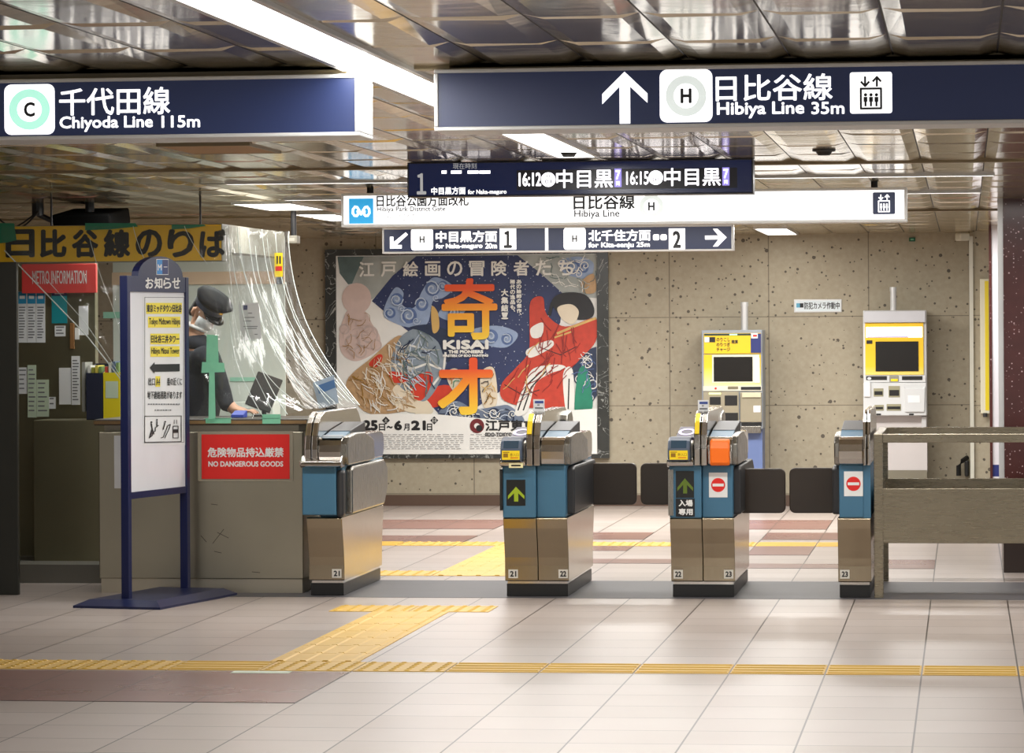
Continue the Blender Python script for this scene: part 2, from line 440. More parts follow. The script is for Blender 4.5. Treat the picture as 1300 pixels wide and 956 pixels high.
def panel_light(label, pts):
    P = [ce(*p) for p in pts]
    x0, x1 = min(p[0] for p in P), max(p[0] for p in P); y0, y1 = min(p[1] for p in P), max(p[1] for p in P)
    return x0, x1, y0, y1
a0 = ce(1012, 299.5); a1 = ce(1030, 287.5)
strip_light('small square white ceiling light above the wall near the ticket machines', a0[0]-.2, a0[0]+.06, 29.3, 31.2, 'panel lights in the ceiling', .015)
strip_light('white ceiling light panel above the corner of the booth vinyl', ce(345, 257)[0]-.19, ce(345, 257)[0]+.19, ce(345, 263)[1]-1.2, ce(345, 263)[1], 'panel lights in the ceiling', .015)
strip_light('white ceiling light panel beside the logo end of the white lit sign', ce(415, 274)[0]-.06, ce(415, 274)[0]+.22, ce(415, 277)[1]-1.5, ce(415, 277)[1], 'panel lights in the ceiling', .015)

def detector(px, py, label):
    x, y = ce(px, py); t = thing('smoke_detector', label, 'detector', (x, y, CEIL), 'round ceiling detectors')
    m = MB(); m.tube([(x, y, CEIL), (x, y, CEIL-.02)], .055, 20); m.build('base', M_dark, t, bevel=.004)
    m = MB(); m.tube([(x, y, CEIL-.02), (x, y, CEIL-.038)], [.04, .028], 20); m.build('sensor_head', M_black, t)
detector(722, 189, 'small dark round detector on the ceiling beside the end of the strip light')
detector(1046, 187, 'small dark round detector on the ceiling below the words Hibiya Line')
x, y = ce(285, 186)
t = thing('ceiling_reflection', 'flat orange-brown painted reflection on the ceiling under the navy sign with circled C', 'reflection', (x, y, CEIL))
MB().box(x-.2, x+.2, y-.45, y+.25, CEIL-.02, CEIL-.012).build('cover', mat('orange_brown_reflection', (168, 122, 58), .5), t)  # flat coloured panel stands in for a likely reflection in the ceiling
f = MB(); f.box(x-.215, x-.2, y-.465, y+.265, CEIL-.022, CEIL); f.box(x+.2, x+.215, y-.465, y+.265, CEIL-.022, CEIL); f.box(x-.2, x+.2, y-.465, y-.45, CEIL-.022, CEIL); f.box(x-.2, x+.2, y+.25, y+.265, CEIL-.022, CEIL)
f.build('frame', M_trim, t)

# right: granite pillar, wall return, white pilaster panel
px0 = fl(1275, 727)
structure(MB().box(px0[0]+.005, px0[0]+1.3, px0[1], px0[1]+1.2, .28, CEIL).build('pillar_right', M_granite))
M_plinth = mat('dark_pillar_plinth', (52, 40, 36), .3)
structure(MB().box(px0[0]-.004, px0[0]+1.31, px0[1]-.01, px0[1]+1.21, 0, .28).build('pillar_base', M_plinth))
structure(MB().box(px0[0]-.03, px0[0]+.005, px0[1]+.02, px0[1]+.06, 0.28, CEIL).build('trim_4', M_alu))
xw = at(1236, 450, 31.3)[0]
structure(MB().box(xw, xw+2.5, 31.3, YB, 0, CEIL).build('wall_return', M_wall))
structure(MB().box(xw-.035, xw, 31.27, 31.31, 0, CEIL-.05).build('trim_5', mat('pale_corner_trim', (206, 204, 190), .4)))

# ------------------------------------------------------------------ overhead signs
def metro_mark(parent, x0, y0, x1, y1, Y, m_bg=None, m_fg=None):
    f = Flat(Y); f.rect(x0, y0, x1, y1)
    w, h = x1-x0, y1-y0
    P = lambda a, b: (x0+a*w, y0+b*h)
    f.use(1); c = [(.36, .50), (.38, .62), (.32, .69), (.23, .68), (.16, .58), (.17, .43), (.25, .33), (.34, .35), (.42, .47), (.5, .63), (.58, .47), (.66, .35), (.75, .33), (.83, .43), (.84, .58), (.77, .68), (.68, .69), (.62, .62), (.64, .50)]
    f.ribbon([P(*a) for a in c], w*.09, .002)
    return f.build('railway_mark', [m_bg or M_lit_sky, m_fg or M_lit_white], parent)
def line_symbol(parent, cx, cy, r, Y, ch, ring=None, square=None, ink=None, name='line_symbol'):
    f = Flat(Y)
    if square: f.rrect(cx-square, cy-square, cx+square, cy+square, square*.28)
    f.use(1)
    if ring: f.ring(cx, cy, r*.6, r, lift=.001)
    f.use(2); h = r*.36; text(f, ch, cx-h*.75, cy-h, cx+h*.75, cy+h, bold=r*.03, lift=.002)
    return f.build(name, [M_lit_white, ring or M_lit_pale, ink or M_lit_black], parent)
def elevator_mark(parent, x0, y0, x1, y1, Y, bg, fg, plate=True):
    f = Flat(Y); w, h = x1-x0, y1-y0
    P = lambda a, b: (x0+a*w, y0+b*h)
    f.rrect(x0, y0, x1, y1, w*.06)
    f.use(1); lw = w*.05
    a, b, c, d = P(.26, .40), P(.74, .40), P(.74, .88), P(.26, .88)
    f.ribbon([a, b, c, d, a], lw, .002)
    for k in (.37, .5, .63):
        f.disc(*P(k, .55), w*.04, lift=.002); f.rect(*P(k-.045, .6), *P(k+.045, .72), lift=.002); f.rect(*P(k-.025, .72), *P(k+.025, .83), lift=.002)
    f.ribbon([P(.36, .12), P(.36, .33)], lw, .002); f.ribbon([P(.27, .24), P(.36, .34), P(.45, .24)], lw, .002)
    f.ribbon([P(.64, .34), P(.64, .13)], lw, .002); f.ribbon([P(.55, .22), P(.64, .12), P(.73, .22)], lw, .002)
    return f.build('elevator_mark', [bg, fg], parent)
def arrow(parent, pts, Y, m=M_lit_white): return Flat(Y).poly(pts).build('arrow', m, parent)

def sign_box(label, x0, y0, x1, y1, Y, depth, face, rim=5, housing=M_alu, name='hanging_sign', hangers=(), hr=.02, xr_world=None, xl_world=None, group=None, hm=None, back=True):
    X0, _ = at(x0, (y0+y1)/2, Y); X1, _ = at(x1, (y0+y1)/2, Y); cx = min(max((x0+x1)/2, 0), 1300)
    _, Z0 = at(cx, y1, Y); _, Z1 = at(cx, y0, Y)
    if xr_world is not None: X1 = xr_world
    if xl_world is not None: X0 = xl_world
    k = (Z1-Z0)/(y1-y0); r = rim*k
    t = thing(name, label, 'sign', ((X0+X1)/2, Y+depth/2, Z0), group)
    h = MB(); h.box(X0, X1, Y, Y+depth, Z0, Z0+r); h.box(X0, X1, Y, Y+depth, Z1-r, Z1); h.box(X0, X0+r, Y, Y+depth, Z0+r, Z1-r); h.box(X1-r, X1, Y, Y+depth, Z0+r, Z1-r)
    h.box(X0+r, X1-r, Y+.02, Y+depth-.004, Z0+r, Z1-r)
    h.build('housing', housing, t, bevel=.003)
    MB().box(X0+r, X1-r, Y+.006, Y+.02, Z0+r, Z1-r).build('face_panel', face, t)
    for hx in hangers:
        X, _ = at(hx, y0, Y+depth/2)
        MB().tube([(X, Y+depth/2, Z1-.002), (X, Y+depth/2, CEIL-.003)], hr, 14).build('hanger', hm or M_dark, t)
    return t, (X0, X1, Z0, Z1)

YS = 10.8
M_sign_navy = M_lit_navy
s1, b1 = sign_box('wide navy sign with white up arrow, circled H and Hibiya Line 35m', 551, 82, 1300, 161.5, YS, .24, M_sign_navy, 5.3, xr_world=1.1)
YF = YS+.004
M_rail = mat('olive_mounting_rail', (118, 106, 82), .4, .3)
MB().box(b1[0]+.03, b1[1], YS+.13, YS+.2, b1[3]-.002, CEIL-.004).build('mounting_rail', M_rail, s1)
arrow(s1, [(793, 91), (822, 119), (822, 131), (800, 110), (800, 157), (786.5, 157), (786.5, 110), (764.5, 132), (764.5, 119)], YF)
line_symbol(s1, 871, 121.7, 26, YF, 'H', M_lit_pale, 33.5)
letter('日比谷線', (908.5, 94, 1057, 128), YF, M_lit_white, s1, .6)
letter('Hibiya Line', (910, 129, 1021, 150), YF, M_lit_white, s1, .6)
letter('35m', (1030, 129, 1072, 145), YF, M_lit_white, s1, .5)
elevator_mark(s1, 1079, 91.5, 1132.5, 144, YF, M_lit_white, M_lit_black)

s2, b2 = sign_box('navy sign with mint ringed C and Chiyoda Line 115m', -120, 98, 455, 176, YS, .27, M_sign_navy, 5, xl_world=-4.35)
MB().box(b2[0], b2[1]-.06, YS+.13, YS+.2, b2[3]-.002, CEIL-.004).build('mounting_rail', M_rail, s2)
line_symbol(s2, 37.5, 139, 26, YF, 'C', M_lit_mint, 32)
letter('千代田線', (75, 111, 216, 146), YF, M_lit_white, s2, .6)
letter('Chiyoda Line', (75.5, 147, 194, 167), YF, M_lit_white, s2, .55)
letter('115m', (205, 146.5, 254, 162), YF, M_lit_white, s2, .5)

# departure display
YD = 17.2
s3, b3 = sign_box('dark departure display with platform 1 and the times 16:12 and 16:15', 517, 203.5, 956, 248, YD, .16, M_led_dark, 2, housing=mat('dark_blue_housing', (28, 34, 52), .35), name='departure_display', hangers=(578, 900), hr=.03, hm=mat('bronze_post', (74, 64, 48), .4, .5))
YF = YD+.004
letter('１', (529, 220, 541, 247), YF, M_lit_grey, s3, .8)
letter('現在時刻', (575, 207, 605, 214.5), YF, M_lit_grey, s3)
f = Flat(YF)
for a, b in ((560.5, 567), (572.5, 586), (593.5, 607.5), (608.5, 622.5)): f.rect(a, 216.5, b, 220.5)
f.build('clock_segments', M_led, s3)
letter('中目黒方面', (547.5, 237.5, 591, 247), YF, M_lit_white, s3, .25)
letter('for Naka-meguro', (594, 240.5, 643, 248), YF, M_lit_white, s3, .15)
Flat(YD+.0055).rect(656, 214.5, 936, 240).build('led_panel', mat('led_panel', (30, 30, 46), .3), s3)
letter('16:12', (658.5, 219, 687, 236.5), YF, M_led, s3, .5)
letter('中目黒', (706, 215, 778, 238.5), YF, M_led, s3, .35)
letter('16:15', (795, 217.5, 823.5, 234.5), YF, M_led, s3, .3)
letter('中目黒', (843, 213, 915, 236), YF, M_led, s3, .35)
for cx, cy in ((696, 228), (832.5, 225.5)):
    f = Flat(YF); f.disc(cx, cy, 9.2); f.use(1); text(f, 'H', cx-2, cy-6.5, cx+2, cy-2.5, lift=.002); text(f, '01', cx-4, cy, cx+4, cy+5, lift=.002)
    f.build('station_number', [M_led, mat('led_ink', (50, 50, 66), .5)], s3)
M_led_violet = mat('violet_led', (150, 140, 225), .4, emit=.8)
for x0, y0, x1, y1 in ((780, 214, 789, 237.5), (917, 212.5, 926, 235.5)):
    f = Flat(YF); f.rect(x0, y0, x1, y1); f.use(1); text(f, '7', x0+1.5, y0+2, x1-1.5, y0+14, bold=.4, lift=.002); text(f, '両', x0+2, y0+16, x1-2, y1-2, lift=.002)
    f.build('car_count', [M_led_violet, M_led], s3)

# white lit sign
YW = 20.2
s4, b4 = sign_box('long white lit sign with Hibiya Park District Gate and Hibiya Line', 433, 241.5, 1151.5, 285, YW, .2, M_lit_white, 3.5, hangers=(470, 1110), housing=mat('white_sign_housing', (226, 226, 224), .35))
YF = YW+.004
metro_mark(s4, 443, 252, 474, 284, YF)
letter('日比谷公園方面改札', (478, 247, 595, 262), YF, M_lit_black, s4, .35)
letter('Hibiya Park District Gate', (478.5, 262, 565.5, 270), YF, M_lit_black, s4, .15)
letter('日比谷公园方向检票口', (478, 271.5, 533, 277.5), YF, M_grey_ink, s4)
letter('히비야공원방면 개찰', (478, 278.5, 527, 284), YF, M_grey_ink, s4)
letter('日比谷線', (728, 247, 806, 266), YF, M_lit_black, s4, .5)
letter('Hibiya Line', (729, 266.5, 786.5, 278), YF, M_lit_black, s4, .2)
line_symbol(s4, 827, 262, 15.5, YF, 'H', M_lit_pale)
elevator_mark(s4, 1108, 244, 1136.5, 272, YF, M_lit_navy, M_lit_white)

# platform direction sign
YP = 26.4
s5, b5 = sign_box('navy direction sign with platform numbers 1 and 2 and two white arrows', 485, 287, 931, 320.2, YP, .14, M_sign_navy, 2.5, hangers=(530, 890))
YF = YP+.004
arrow(s5, [(515, 295), (518, 298), (503.5, 311), (510, 311), (510, 315.5), (495, 315.5), (495, 300.5), (499.5, 300.5), (499.5, 307.5)], YF)
for cx, ch in ((535.8, 304), (729.5, 303)):
    line_symbol(s5, cx, ch, 12, YF, 'H', M_lit_white, 14)
letter('中目黒方面', (553, 293, 631, 307.5), YF, M_lit_white, s5, .5)
letter('for Naka-meguro', (553, 309, 612.5, 317), YF, M_lit_white, s5, .35)
letter('20m', (616, 308.5, 631, 315.5), YF, M_lit_white, s5, .3)
for x0, d in ((634.5, '１'), (849, '2')):
    f = Flat(YF); f.rect(x0, 290, x0+20.8, 317); f.use(1); text(f, d, x0+5, 293, x0+15.5, 315, bold=.9, lift=.002)
    f.build('platform_number', [M_lit_white, M_lit_black], s5)
Flat(YF).rect(692, 289, 696, 318).build('divider', M_lit_white, s5)
letter('北千住方面', (747, 291.5, 826, 306), YF, M_lit_white, s5, .5)
letter('for Kita-senju', (747, 307.5, 804.5, 316), YF, M_lit_white, s5, .35)
letter('25m', (808, 307, 825, 313.5), YF, M_lit_white, s5, .3)
f = Flat(YF); f.rrect(829, 297.5, 837, 305, 2); f.rrect(838.5, 297.5, 846.5, 305, 2); f.build('car_mark', M_lit_white, s5)
arrow(s5, [(895, 299), (912, 299), (905, 290.5), (911, 290.5), (922.5, 301.5), (911, 313), (905, 313), (912, 304), (895, 304)], YF)

# ------------------------------------------------------------------ tactile paving
def tactile(name, i0, i1, y0, y1, bars='y', dots=(), x0=None, x1=None):
    a = GX+TILE*i0 if x0 is None else x0; b = GX+TILE*i1 if x1 is None else x1
    m = MB(); n = max(1, round((b-a)/TILE)); k = max(1, round((y1-y0)/TILE)); w = (b-a)/n; h = (y1-y0)/k
    for i in range(n):
        for j in range(k):
            X, Y = a+i*w, y0+j*h
            m.box(X+.004, X+w-.004, Y+.004, Y+h-.004, 0, .003)
            if (i, j) in dots or bars == 'd':
                for p in range(6):
                    for q in range(6):
                        cx, cy = X+w*(p+.5)/6, Y+h*(q+.5)/6; r = .018
                        m.add([(cx+r*math.cos(t*PI/4), cy+r*math.sin(t*PI/4), .003) for t in range(8)]+[(cx+r*.6*math.cos(t*PI/4), cy+r*.6*math.sin(t*PI/4), .008) for t in range(8)],
                              [tuple(range(8, 16))]+[(t, (t+1) % 8, 8+(t+1) % 8, 8+t) for t in range(8)])
            else:
                for p in range(4):
                    if bars == 'x': c = Y+h*(p+.5)/4; m.prism_x([(c-.02, .003), (c-.012, .008), (c+.012, .008), (c+.02, .003)], X+.012, X+w-.012)
                    else: c = X+w*(p+.5)/4; m.prism_y([(c-.02, .003), (c+.02, .003), (c+.012, .008), (c-.012, .008)], Y+.008, Y+h-.008)
    return structure(m.build(name, M_tactile))
NY = GY-4*TILE                                           # near cross strip
tactile('floor_tactile_strip', -12, 8, NY-.45+.05, NY+.05, 'x', dots=[(i, 0) for i in (3, 5, 6, 7, 8, 10, 11)])
tactile('floor_tactile_path', 0, 1, NY+.05, 19.72, 'y', x0=-3.40, x1=-2.95)
tactile('floor_tactile_dots', 0, 1, 19.72, 20.15, 'd', x0=-3.66, x1=-2.72)
tactile('floor_tactile_strip_far', -8, 4, 25.75, 26.2, 'x', dots=[(i, 0) for i in range(4, 10)])
tactile('floor_tactile_path_far', 0, 2, 22.6, 25.75, 'y', x0=-3.5, x1=-3.0)
tactile('floor_tactile_dots_far', 0, 2, 22.6, 23.05, 'd', x0=-4.0, x1=-3.5)
M_mark = mat('mint_floor_tag', (206, 220, 200), .5)
x0, y0 = fl(297, 853); x1, y1 = fl(375, 851)
structure(MB().box(x0, x1, y0-.08, y0+.02, 0, .004).build('floor_marking', M_mark))

# ------------------------------------------------------------------ ticket gates
YG = 20.87; YE = YG+1.38                                 # front and far ends
gx = lambda px, py=700, Y=YG: at(px, py, Y)[0]
def small_plate(parent, name, box, Y, mats, draw=None):
    f = Flat(Y); f.rect(*box)
    if draw: draw(f)
    return f.build(name, mats, parent)
M_tag = mat('number_tag', (214, 210, 200), .5)
def number_tag(g, cx, cy, s):
    def d(f): f.use(1); text(f, s, cx-4, cy-3.6, cx+4, cy+3.6, bold=.35, lift=.001)
    small_plate(g, 'number_tag', (cx-6, cy-5.5, cx+6, cy+5.5), YG-.0025, [M_tag, M_ink], d)
LOW = [(YG+.012, .095), (YG, .10), (YG, .19), (YG-.006, .24), (YG-.03, .33), (YG-.062, .42), (YG-.075, .478), (YG-.07, .485)]
def lower(g, xa, xb):
    pts = LOW+[(2*(YG+YE)/2-y, z) for y, z in LOW[::-1]]
    MB().prism_x(pts, xa, xb).build('lower_panel', M_steel_lo, g, bevel=.003)
def plinth(g, xa, xb):
    MB().box(xa+.008, xb-.008, YG+.02, YE-.02, .004, .078).build('plinth', M_black, g)
    MB().box(xa+.012, xb-.012, YG+.03, YE-.03, .078, .097).build('plinth_trim', M_chrome, g)
def fin(g, xa, xb, card=None):
    def arch(d):
        return [(YG-.115+d, .80), (YG-.12+d, .90), (YG-.10+d, .985), (YG-.05+d, 1.06), (YG+.03+d, 1.105), (YG+.13, 1.125-d), (YE-.13, 1.125-d), (YE-.04-d, 1.095), (YE+.03-d, 1.05), (YE+.075-d, .98), (YE+.09-d, .90), (YE+.085-d, .80)]
    mid = (xa+xb)/2
    MB().prism_x(arch(0), xa, mid-.002).build('arch_band', M_chrome, g, bevel=.006)
    MB().prism_x(arch(0), mid+.002, xb).build('arch_band', M_chrome, g, bevel=.006)
def exit_half(g, xa, xb, outer, noentry=None, cover=None, bx=None):
    """rounded steel hood over a flat blue panel; outer = +1 / -1: the side that faces the passage"""
    MB().box(xa if bx is None else bx, xb, YG-.045, YE+.045, .485, .80).build('side_body', M_blue_panel, g, bevel=.006)
    hood = [(YG-.05, .80), (YG-.085, .81), (YG-.10, .84), (YG-.105, .885), (YG-.095, .925), (YG-.065, .955), (YG-.02, .968),
            (YG+.02, .97), (YE-.02, .97), (YE+.07, .955), (YE+.1, .91), (YE+.1, .84), (YE+.05, .80)]
    MB().prism_x(hood, xa, xb).build('hood', M_chrome, g, bevel=.006)
    MB().prism_x([(YG+.02, .968), (YG+.26, 1.0), (YG+.26, .968)], xa+.006, xb-.006).build('blue_band', M_blue_panel, g)
    m = MB(); m.prism_x([(YG+.26, .968), (YG+.26, 1.004), (YG+.75, 1.045), (YG+.80, 1.045), (YG+.80, .968)], xa+.004, xb-.004)
    m.build('top_glass', mat('matt_dark_glass', (34, 36, 42), .45), g, bevel=.004)
    # passage side
    xo = xb if outer > 0 else xa; e = outer
    def side(a, b): return (min(xo+a*e, xo+b*e), max(xo+a*e, xo+b*e))
    s = side(-.01, .03)
    MB().prism_x([(YG+.0, .80), (YG-.02, .85), (YG-.02, .93), (YG+.03, .975), (YG+.30, .99), (YG+.62, .985), (YE-.45, .93), (YE-.42, .80)], *s).build('upper_cheek', M_steel, g, bevel=.008)
    s2 = side(-.01, .045)
    q = MB(); q.prism_x([(YG+.05, .50), (YG+.05, .775), (YG+.12, .79), (YE-.15, .79), (YE-.02, .74), (YE-.02, .60), (YE-.15, .50)], *s2)
    q.build('flap_housing', M_steel if g.get('pale') and noentry is None else M_dark, g, bevel=.012)
def entry_half(g, xa, xb, bx):
    """reader pad, ticket slot and lit arrow display; box = (x0, x1) of the half in the photograph"""
    MB().box(xa, bx, YG-.085, YE+.045, .485, .80).build('side_body', M_blue_panel, g, bevel=.006)
    MB().prism_x([(YG-.09, .79), (YG-.13, .80), (YG-.14, .82), (YG-.12, .838), (YG-.05, .85), (YE, .85), (YE+.08, .83), (YE+.08, .79)], xa-.012, xb).build('steel_nosing', M_chrome, g, bevel=.005)
    MB().prism_x([(YG-.05, .845), (YG-.055, .93), (YG-.01, .95), (YE+.02, .95), (YE+.07, .92), (YE+.07, .845)], xa, xb).build('upper_body', M_steel, g, bevel=.01)
    # tilted card reader pad with its lit ring
    X0, X1 = xa+.03, xb-.004
    p = MB(); p.prism_x([(YG-.0, .945), (YG+.0, .968), (YG+.36, 1.022), (YG+.40, .945)], X0, X1); pad = p.build('reader_pad', mat('purple_reader_pad', (52, 44, 72), .45), g, bevel=.006)
    k = (1.022-.968)/.36; cx = (X0+X1)/2; rg = MB()
    for i in range(28):
        a, b = 2*PI*i/28, 2*PI*(i+1)/28
        rg.add([(cx+r*math.cos(t)*.052, YG+.17+r*math.sin(t)*.11, .970+k*(.17+r*math.sin(t)*.11)) for r, t in ((.66, a), (1, a), (1, b), (.66, b))], [(0, 1, 2, 3)])
    rg.build('lit_ring', mat('violet_lit_ring', (214, 196, 250), .4, emit=.35), pad)
    # ticket slot unit
    xs0, xs1 = xa-.006, xb-.02
    u = MB(); u.prism_x([(YG-.13, .825), (YG-.15, .845), (YG-.15, .905), (YG-.12, .952), (YG-.05, .972), (YG+.02, .972), (YG+.02, .825)], xs0, xs1)
    un = u.build('ticket_slot_unit', mat('slate_plastic', (86, 98, 116), .35), g, bevel=.02, seg=3)
    MB().prism_x([(YG-.151, .908), (YG-.122, .952), (YG-.117, .950), (YG-.146, .906)], xs0+.02, xs1-.02).build('slot_window', mat('blue_grey_glass', (52, 74, 92), .12), un)
    return xs0, xs1, un
def sticker(parent, x0, x1, z0, z1, Y, lines=2):
    f = Flat(Y, px=False); f.rect(x0, z1, x1, z0); f.use(1); w, h = x1-x0, z1-z0
    f.rect(x0+.06*w, z1-.14*h, x0+.42*w, z1-.22*h, .001); f.rect(x0+.08*w, z1-.3*h, x0+.34*w, z1-.72*h, .001)
    text(f, '券入口', x0+.45*w, z1-.28*h, x0+.94*w, z1-.62*h, lift=.001)
    f.use(2); f.rect(x0+.48*w, z1-.74*h, x0+.92*w, z1-.82*h, .001)
    return f.build('sticker', [M_yellow, mat('brown_print', (150, 110, 20), .5), M_red], parent)
def up_arrow_display(g, x0, y0, x1, y1, bright):
    Yd = YG-.0875
    small_plate(g, 'arrow_display', (x0, y0, x1, y1), Yd, [mat('display_black', (26, 28, 26), .25)])
    w, h = x1-x0, y1-y0; P = lambda a, b: (x0+a*w, y0+b*h)
    f = Flat(Yd-.002)
    f.poly([P(.08, .62), P(.5, .27), P(.95, .62), P(.95, .75), P(.62, .52), P(.62, .84), P(.40, .84), P(.40, .52), P(.08, .75)])
    f.build('green_arrow', mat('green_led_bright' if bright else 'green_led', (132, 150, 28) if bright else (84, 104, 26), .4, emit=.35 if bright else .14), g)
def no_entry(g, x0, y0, x1, y1, Y):
    def d(f):
        cx, cy, r = (x0+x1)/2, (y0+y1)/2, (x1-x0)*.38
        f.use(1); f.disc(cx, cy, r, lift=.001); f.use(0); f.rect(cx-r*.8, cy-r*.2, cx+r*.8, cy+r*.2, lift=.002)
    small_plate(g, 'no_entry_plate', (x0, y0, x1, y1), Y, [M_white, M_red], d)
def notice_card(g, x0, y0, x1, y1, Y):
    t = MB(); slab(t, x0, y0, x1, y1, Y, .012); c = t.build('notice_card', M_paper, g)
    f = Flat(Y-.002); f.rect(x0+2, y0+2, x1-1, y0+5); f.use(1); f.rect(x0+2, y0+10, x1-1.5, y0+12); f.rect(x0+5, y0+6.5, x1-6, y0+8)
    f.build('print', [mat('blue_print', (60, 80, 150), .5), M_grey_ink], c)
def fin_strip(g, xa, xb):
    m = MB(); pts = [(YG-.103, .990), (YG-.053, 1.063), (YG+.027, 1.108)]
    for (y0, z0), (y1, z1) in zip(pts, pts[1:]):
        m.add([(xa+.004, y0-.004, z0+.002), (xb-.008, y0-.004, z0+.002), (xb-.008, y1-.004, z1+.004), (xa+.004, y1-.004, z1+.004)], [(0, 1, 2, 3)])
    m.build('warning_strip', M_yellow, g)
def flap(g, px, Y):
    m = MB(); X0, _ = at(px[0], 600, Y); X1, _ = at(px[2], 600, Y); _, Z0 = at((px[0]+px[2])/2, px[3], Y); _, Z1 = at((px[0]+px[2])/2, px[1], Y)
    r = .035; p = []
    for cx, cz, a in ((X1-r, Z1-r, 0), (X0+r, Z1-r, PI/2), (X0+r, Z0+r, PI), (X1-r, Z0+r, 1.5*PI)):
        p += [(cx+r*math.cos(a+i*PI/8), cz+r*math.sin(a+i*PI/8)) for i in range(5)]
    m.prism_y(p, Y, Y+.035); m.build('flap', M_flap, g, bevel=.006)
def hinge(g, x, Y, z0, z1): MB().tube([(x, Y+.018, z0), (x, Y+.018, z1)], .014, 12).build('flap_hinge', M_chrome, g, smooth=True)
def gate(label, pale=False):
    g = thing('ticket_gate', label, 'ticket gate', (0, 0, 0), 'ticket gates across the passage')
    if pale: g['pale'] = 1
    return g
def settle(g, x):                                       # put the thing's origin on the floor under it
    g.location = (x, (YG+YE)/2, 0); v = Vector(g.location)
    for c in g.children: c.data.transform(Matrix.Translation(-v))
    def deep(o):
        for k in o.children:
            k.data.transform(Matrix.Translation(-v)); deep(k)
    for c in g.children: deep(c)
    if 'pale' in g: del g['pale']

def hump(g, px0, px1):                                  # the far end's own reader, seen past the fin
    Yh = YE-.3; xa, xb = at(px0, 530, Yh)[0], at(px1, 530, Yh)[0]
    h = MB(); h.prism_x([(Yh, .95), (Yh, 1.04), (Yh+.03, 1.085), (YE-.06, 1.10), (YE, 1.06), (YE, .95)], xa, xb)
    r = h.build('reader_hump', M_steel, g, bevel=.012)
    MB().box(xa+.012, xb-.012, Yh-.004, Yh+.004, 1.03, 1.046).build('slot', M_black, r)

# gate beside the counter (tag 21), only its passage half
xa, xm, xb = gx(392), gx(411), gx(437)
g = gate('steel ticket gate tagged 21 standing against the end of the counter', pale=True)
plinth(g, xa, xb); lower(g, xa, xb); exit_half(g, xm-.012, xb, 1); fin(g, xa, xm-.014)
MB().box(xa-.02, xb-.03, YG-.10, YG+.02, .50, .795).build('front_panel', M_blue_panel, g, bevel=.008)
MB().box(xb-.03, xb+.012, YG-.095, YG+.02, .485, .775).build('rounded_edge', M_dark, g, bevel=.02)
MB().prism_x([(YG-.13, .79), (YG-.15, .805), (YG-.145, .83), (YG-.09, .86), (YG-.02, .865), (YG-.02, .79)], xa-.025, xb+.01).build('steel_nosing', M_chrome, g, bevel=.006)
MB().prism_x([(YG-.055, .9675), (YG-.02, .981), (YG+.02, .984), (YG+.02, .9675)], xm, xb-.004).build('slate_strip', mat('slate_strip', (78, 98, 112), .3), g)
number_tag(g, 427.5, 728, '21'); settle(g, (xa+xb)/2)

# gate 21 | 22
xa, xm, xb = gx(641), gx(683), gx(722)
g = gate('double ticket gate tagged 21 and 22 with bright green arrow display')
plinth(g, xa, xb); lower(g, xa, xm-.002); lower(g, xm+.002, xb)
f0, f1 = gx(671.5), gx(689)
s0, s1_, un = entry_half(g, xa, f0-.002, xm-.001); exit_half(g, f1+.002, xb-.012, 1, bx=xm+.001); fin(g, f0, f1)
sticker(un, s0+.012, s1_-.012, .838, .893, YG-.153)
small_plate(g, 'slot_sticker', (646, 588.3, 664, 594), YG-.143, [mat('pale_yellow', (240, 232, 180), .5), M_ink], lambda f: (f.use(1), f.rect(649, 590, 661, 592, .001)))
up_arrow_display(g, 643, 609, 667, 642, True); MB().box(xa-.016, xa, YG-.10, YG+.3, .53, .78).build('display_edge', M_black, g)
fin_strip(g, f0, (f0+f1)/2); notice_card(g, 677, 507, 691, 527, YG+.12)
hump(g, 692, 721); flap(g, (748.5, 588, 808, 641), 22.0); hinge(g, gx(747, 610, 22.0), 22.0, .50, .79)
number_tag(g, 651.5, 728.5, '21'); number_tag(g, 715, 728.5, '22'); settle(g, (xa+xb)/2)

# gate 22 | 23
xa, xm, xb = gx(852), gx(892.5), gx(933)
g = gate('double ticket gate tagged 22 and 23 with orange cover over its hood')
plinth(g, xa, xb); lower(g, xa, xm-.002); lower(g, xm+.002, xb)
f0, f1 = gx(883.5), gx(900)
s0, s1_, un = entry_half(g, xa, f0-.002, xm-.001); exit_half(g, f1+.002, xb-.008, 1, noentry=True, bx=xm+.001); fin(g, f0, f1)
sticker(un, s0+.012, s1_-.012, .838, .893, YG-.153)
up_arrow_display(g, 858, 598, 881, 632, False)
def d(f): f.use(1); text(f, '入場', 861.5, 634.5, 879.5, 643, bold=.35, lift=.001); text(f, '専用', 861.5, 645.5, 879.5, 654, bold=.35, lift=.001)
small_plate(g, 'entry_only_plate', (858, 633, 882, 656), YG-.0875, [M_ink, M_white], d)
MB().box(gx(850.5), gx(857), YG-.10, YG-.02, .50, .775).build('display_edge', M_steel, g)
no_entry(g, 900, 600, 923.5, 631.5, YG-.0475)
X0, X1 = gx(901.5, 580, YG-.1), gx(926.5, 580, YG-.1)
MB().prism_x([(YG-.118, .80), (YG-.13, .82), (YG-.13, .905), (YG-.11, .95), (YG-.07, .962), (YG-.07, .80)], X0, X1).build('slot_cover', M_orange, g, bevel=.012, seg=3)
fin_strip(g, f0, (f0+f1)/2); notice_card(g, 886, 508, 899.5, 524, YG+.12)
hump(g, 901, 917); flap(g, (813, 588, 852, 641), 22.0); hinge(g, gx(852, 610, 22.0), 22.0, .50, .79)
flap(g, (936, 595, 997, 651.5), 21.3); hinge(g, gx(934, 610, 21.3), 21.3, .50, .80)
number_tag(g, 861, 729, '22'); number_tag(g, 925, 729, '23'); settle(g, (xa+xb)/2)

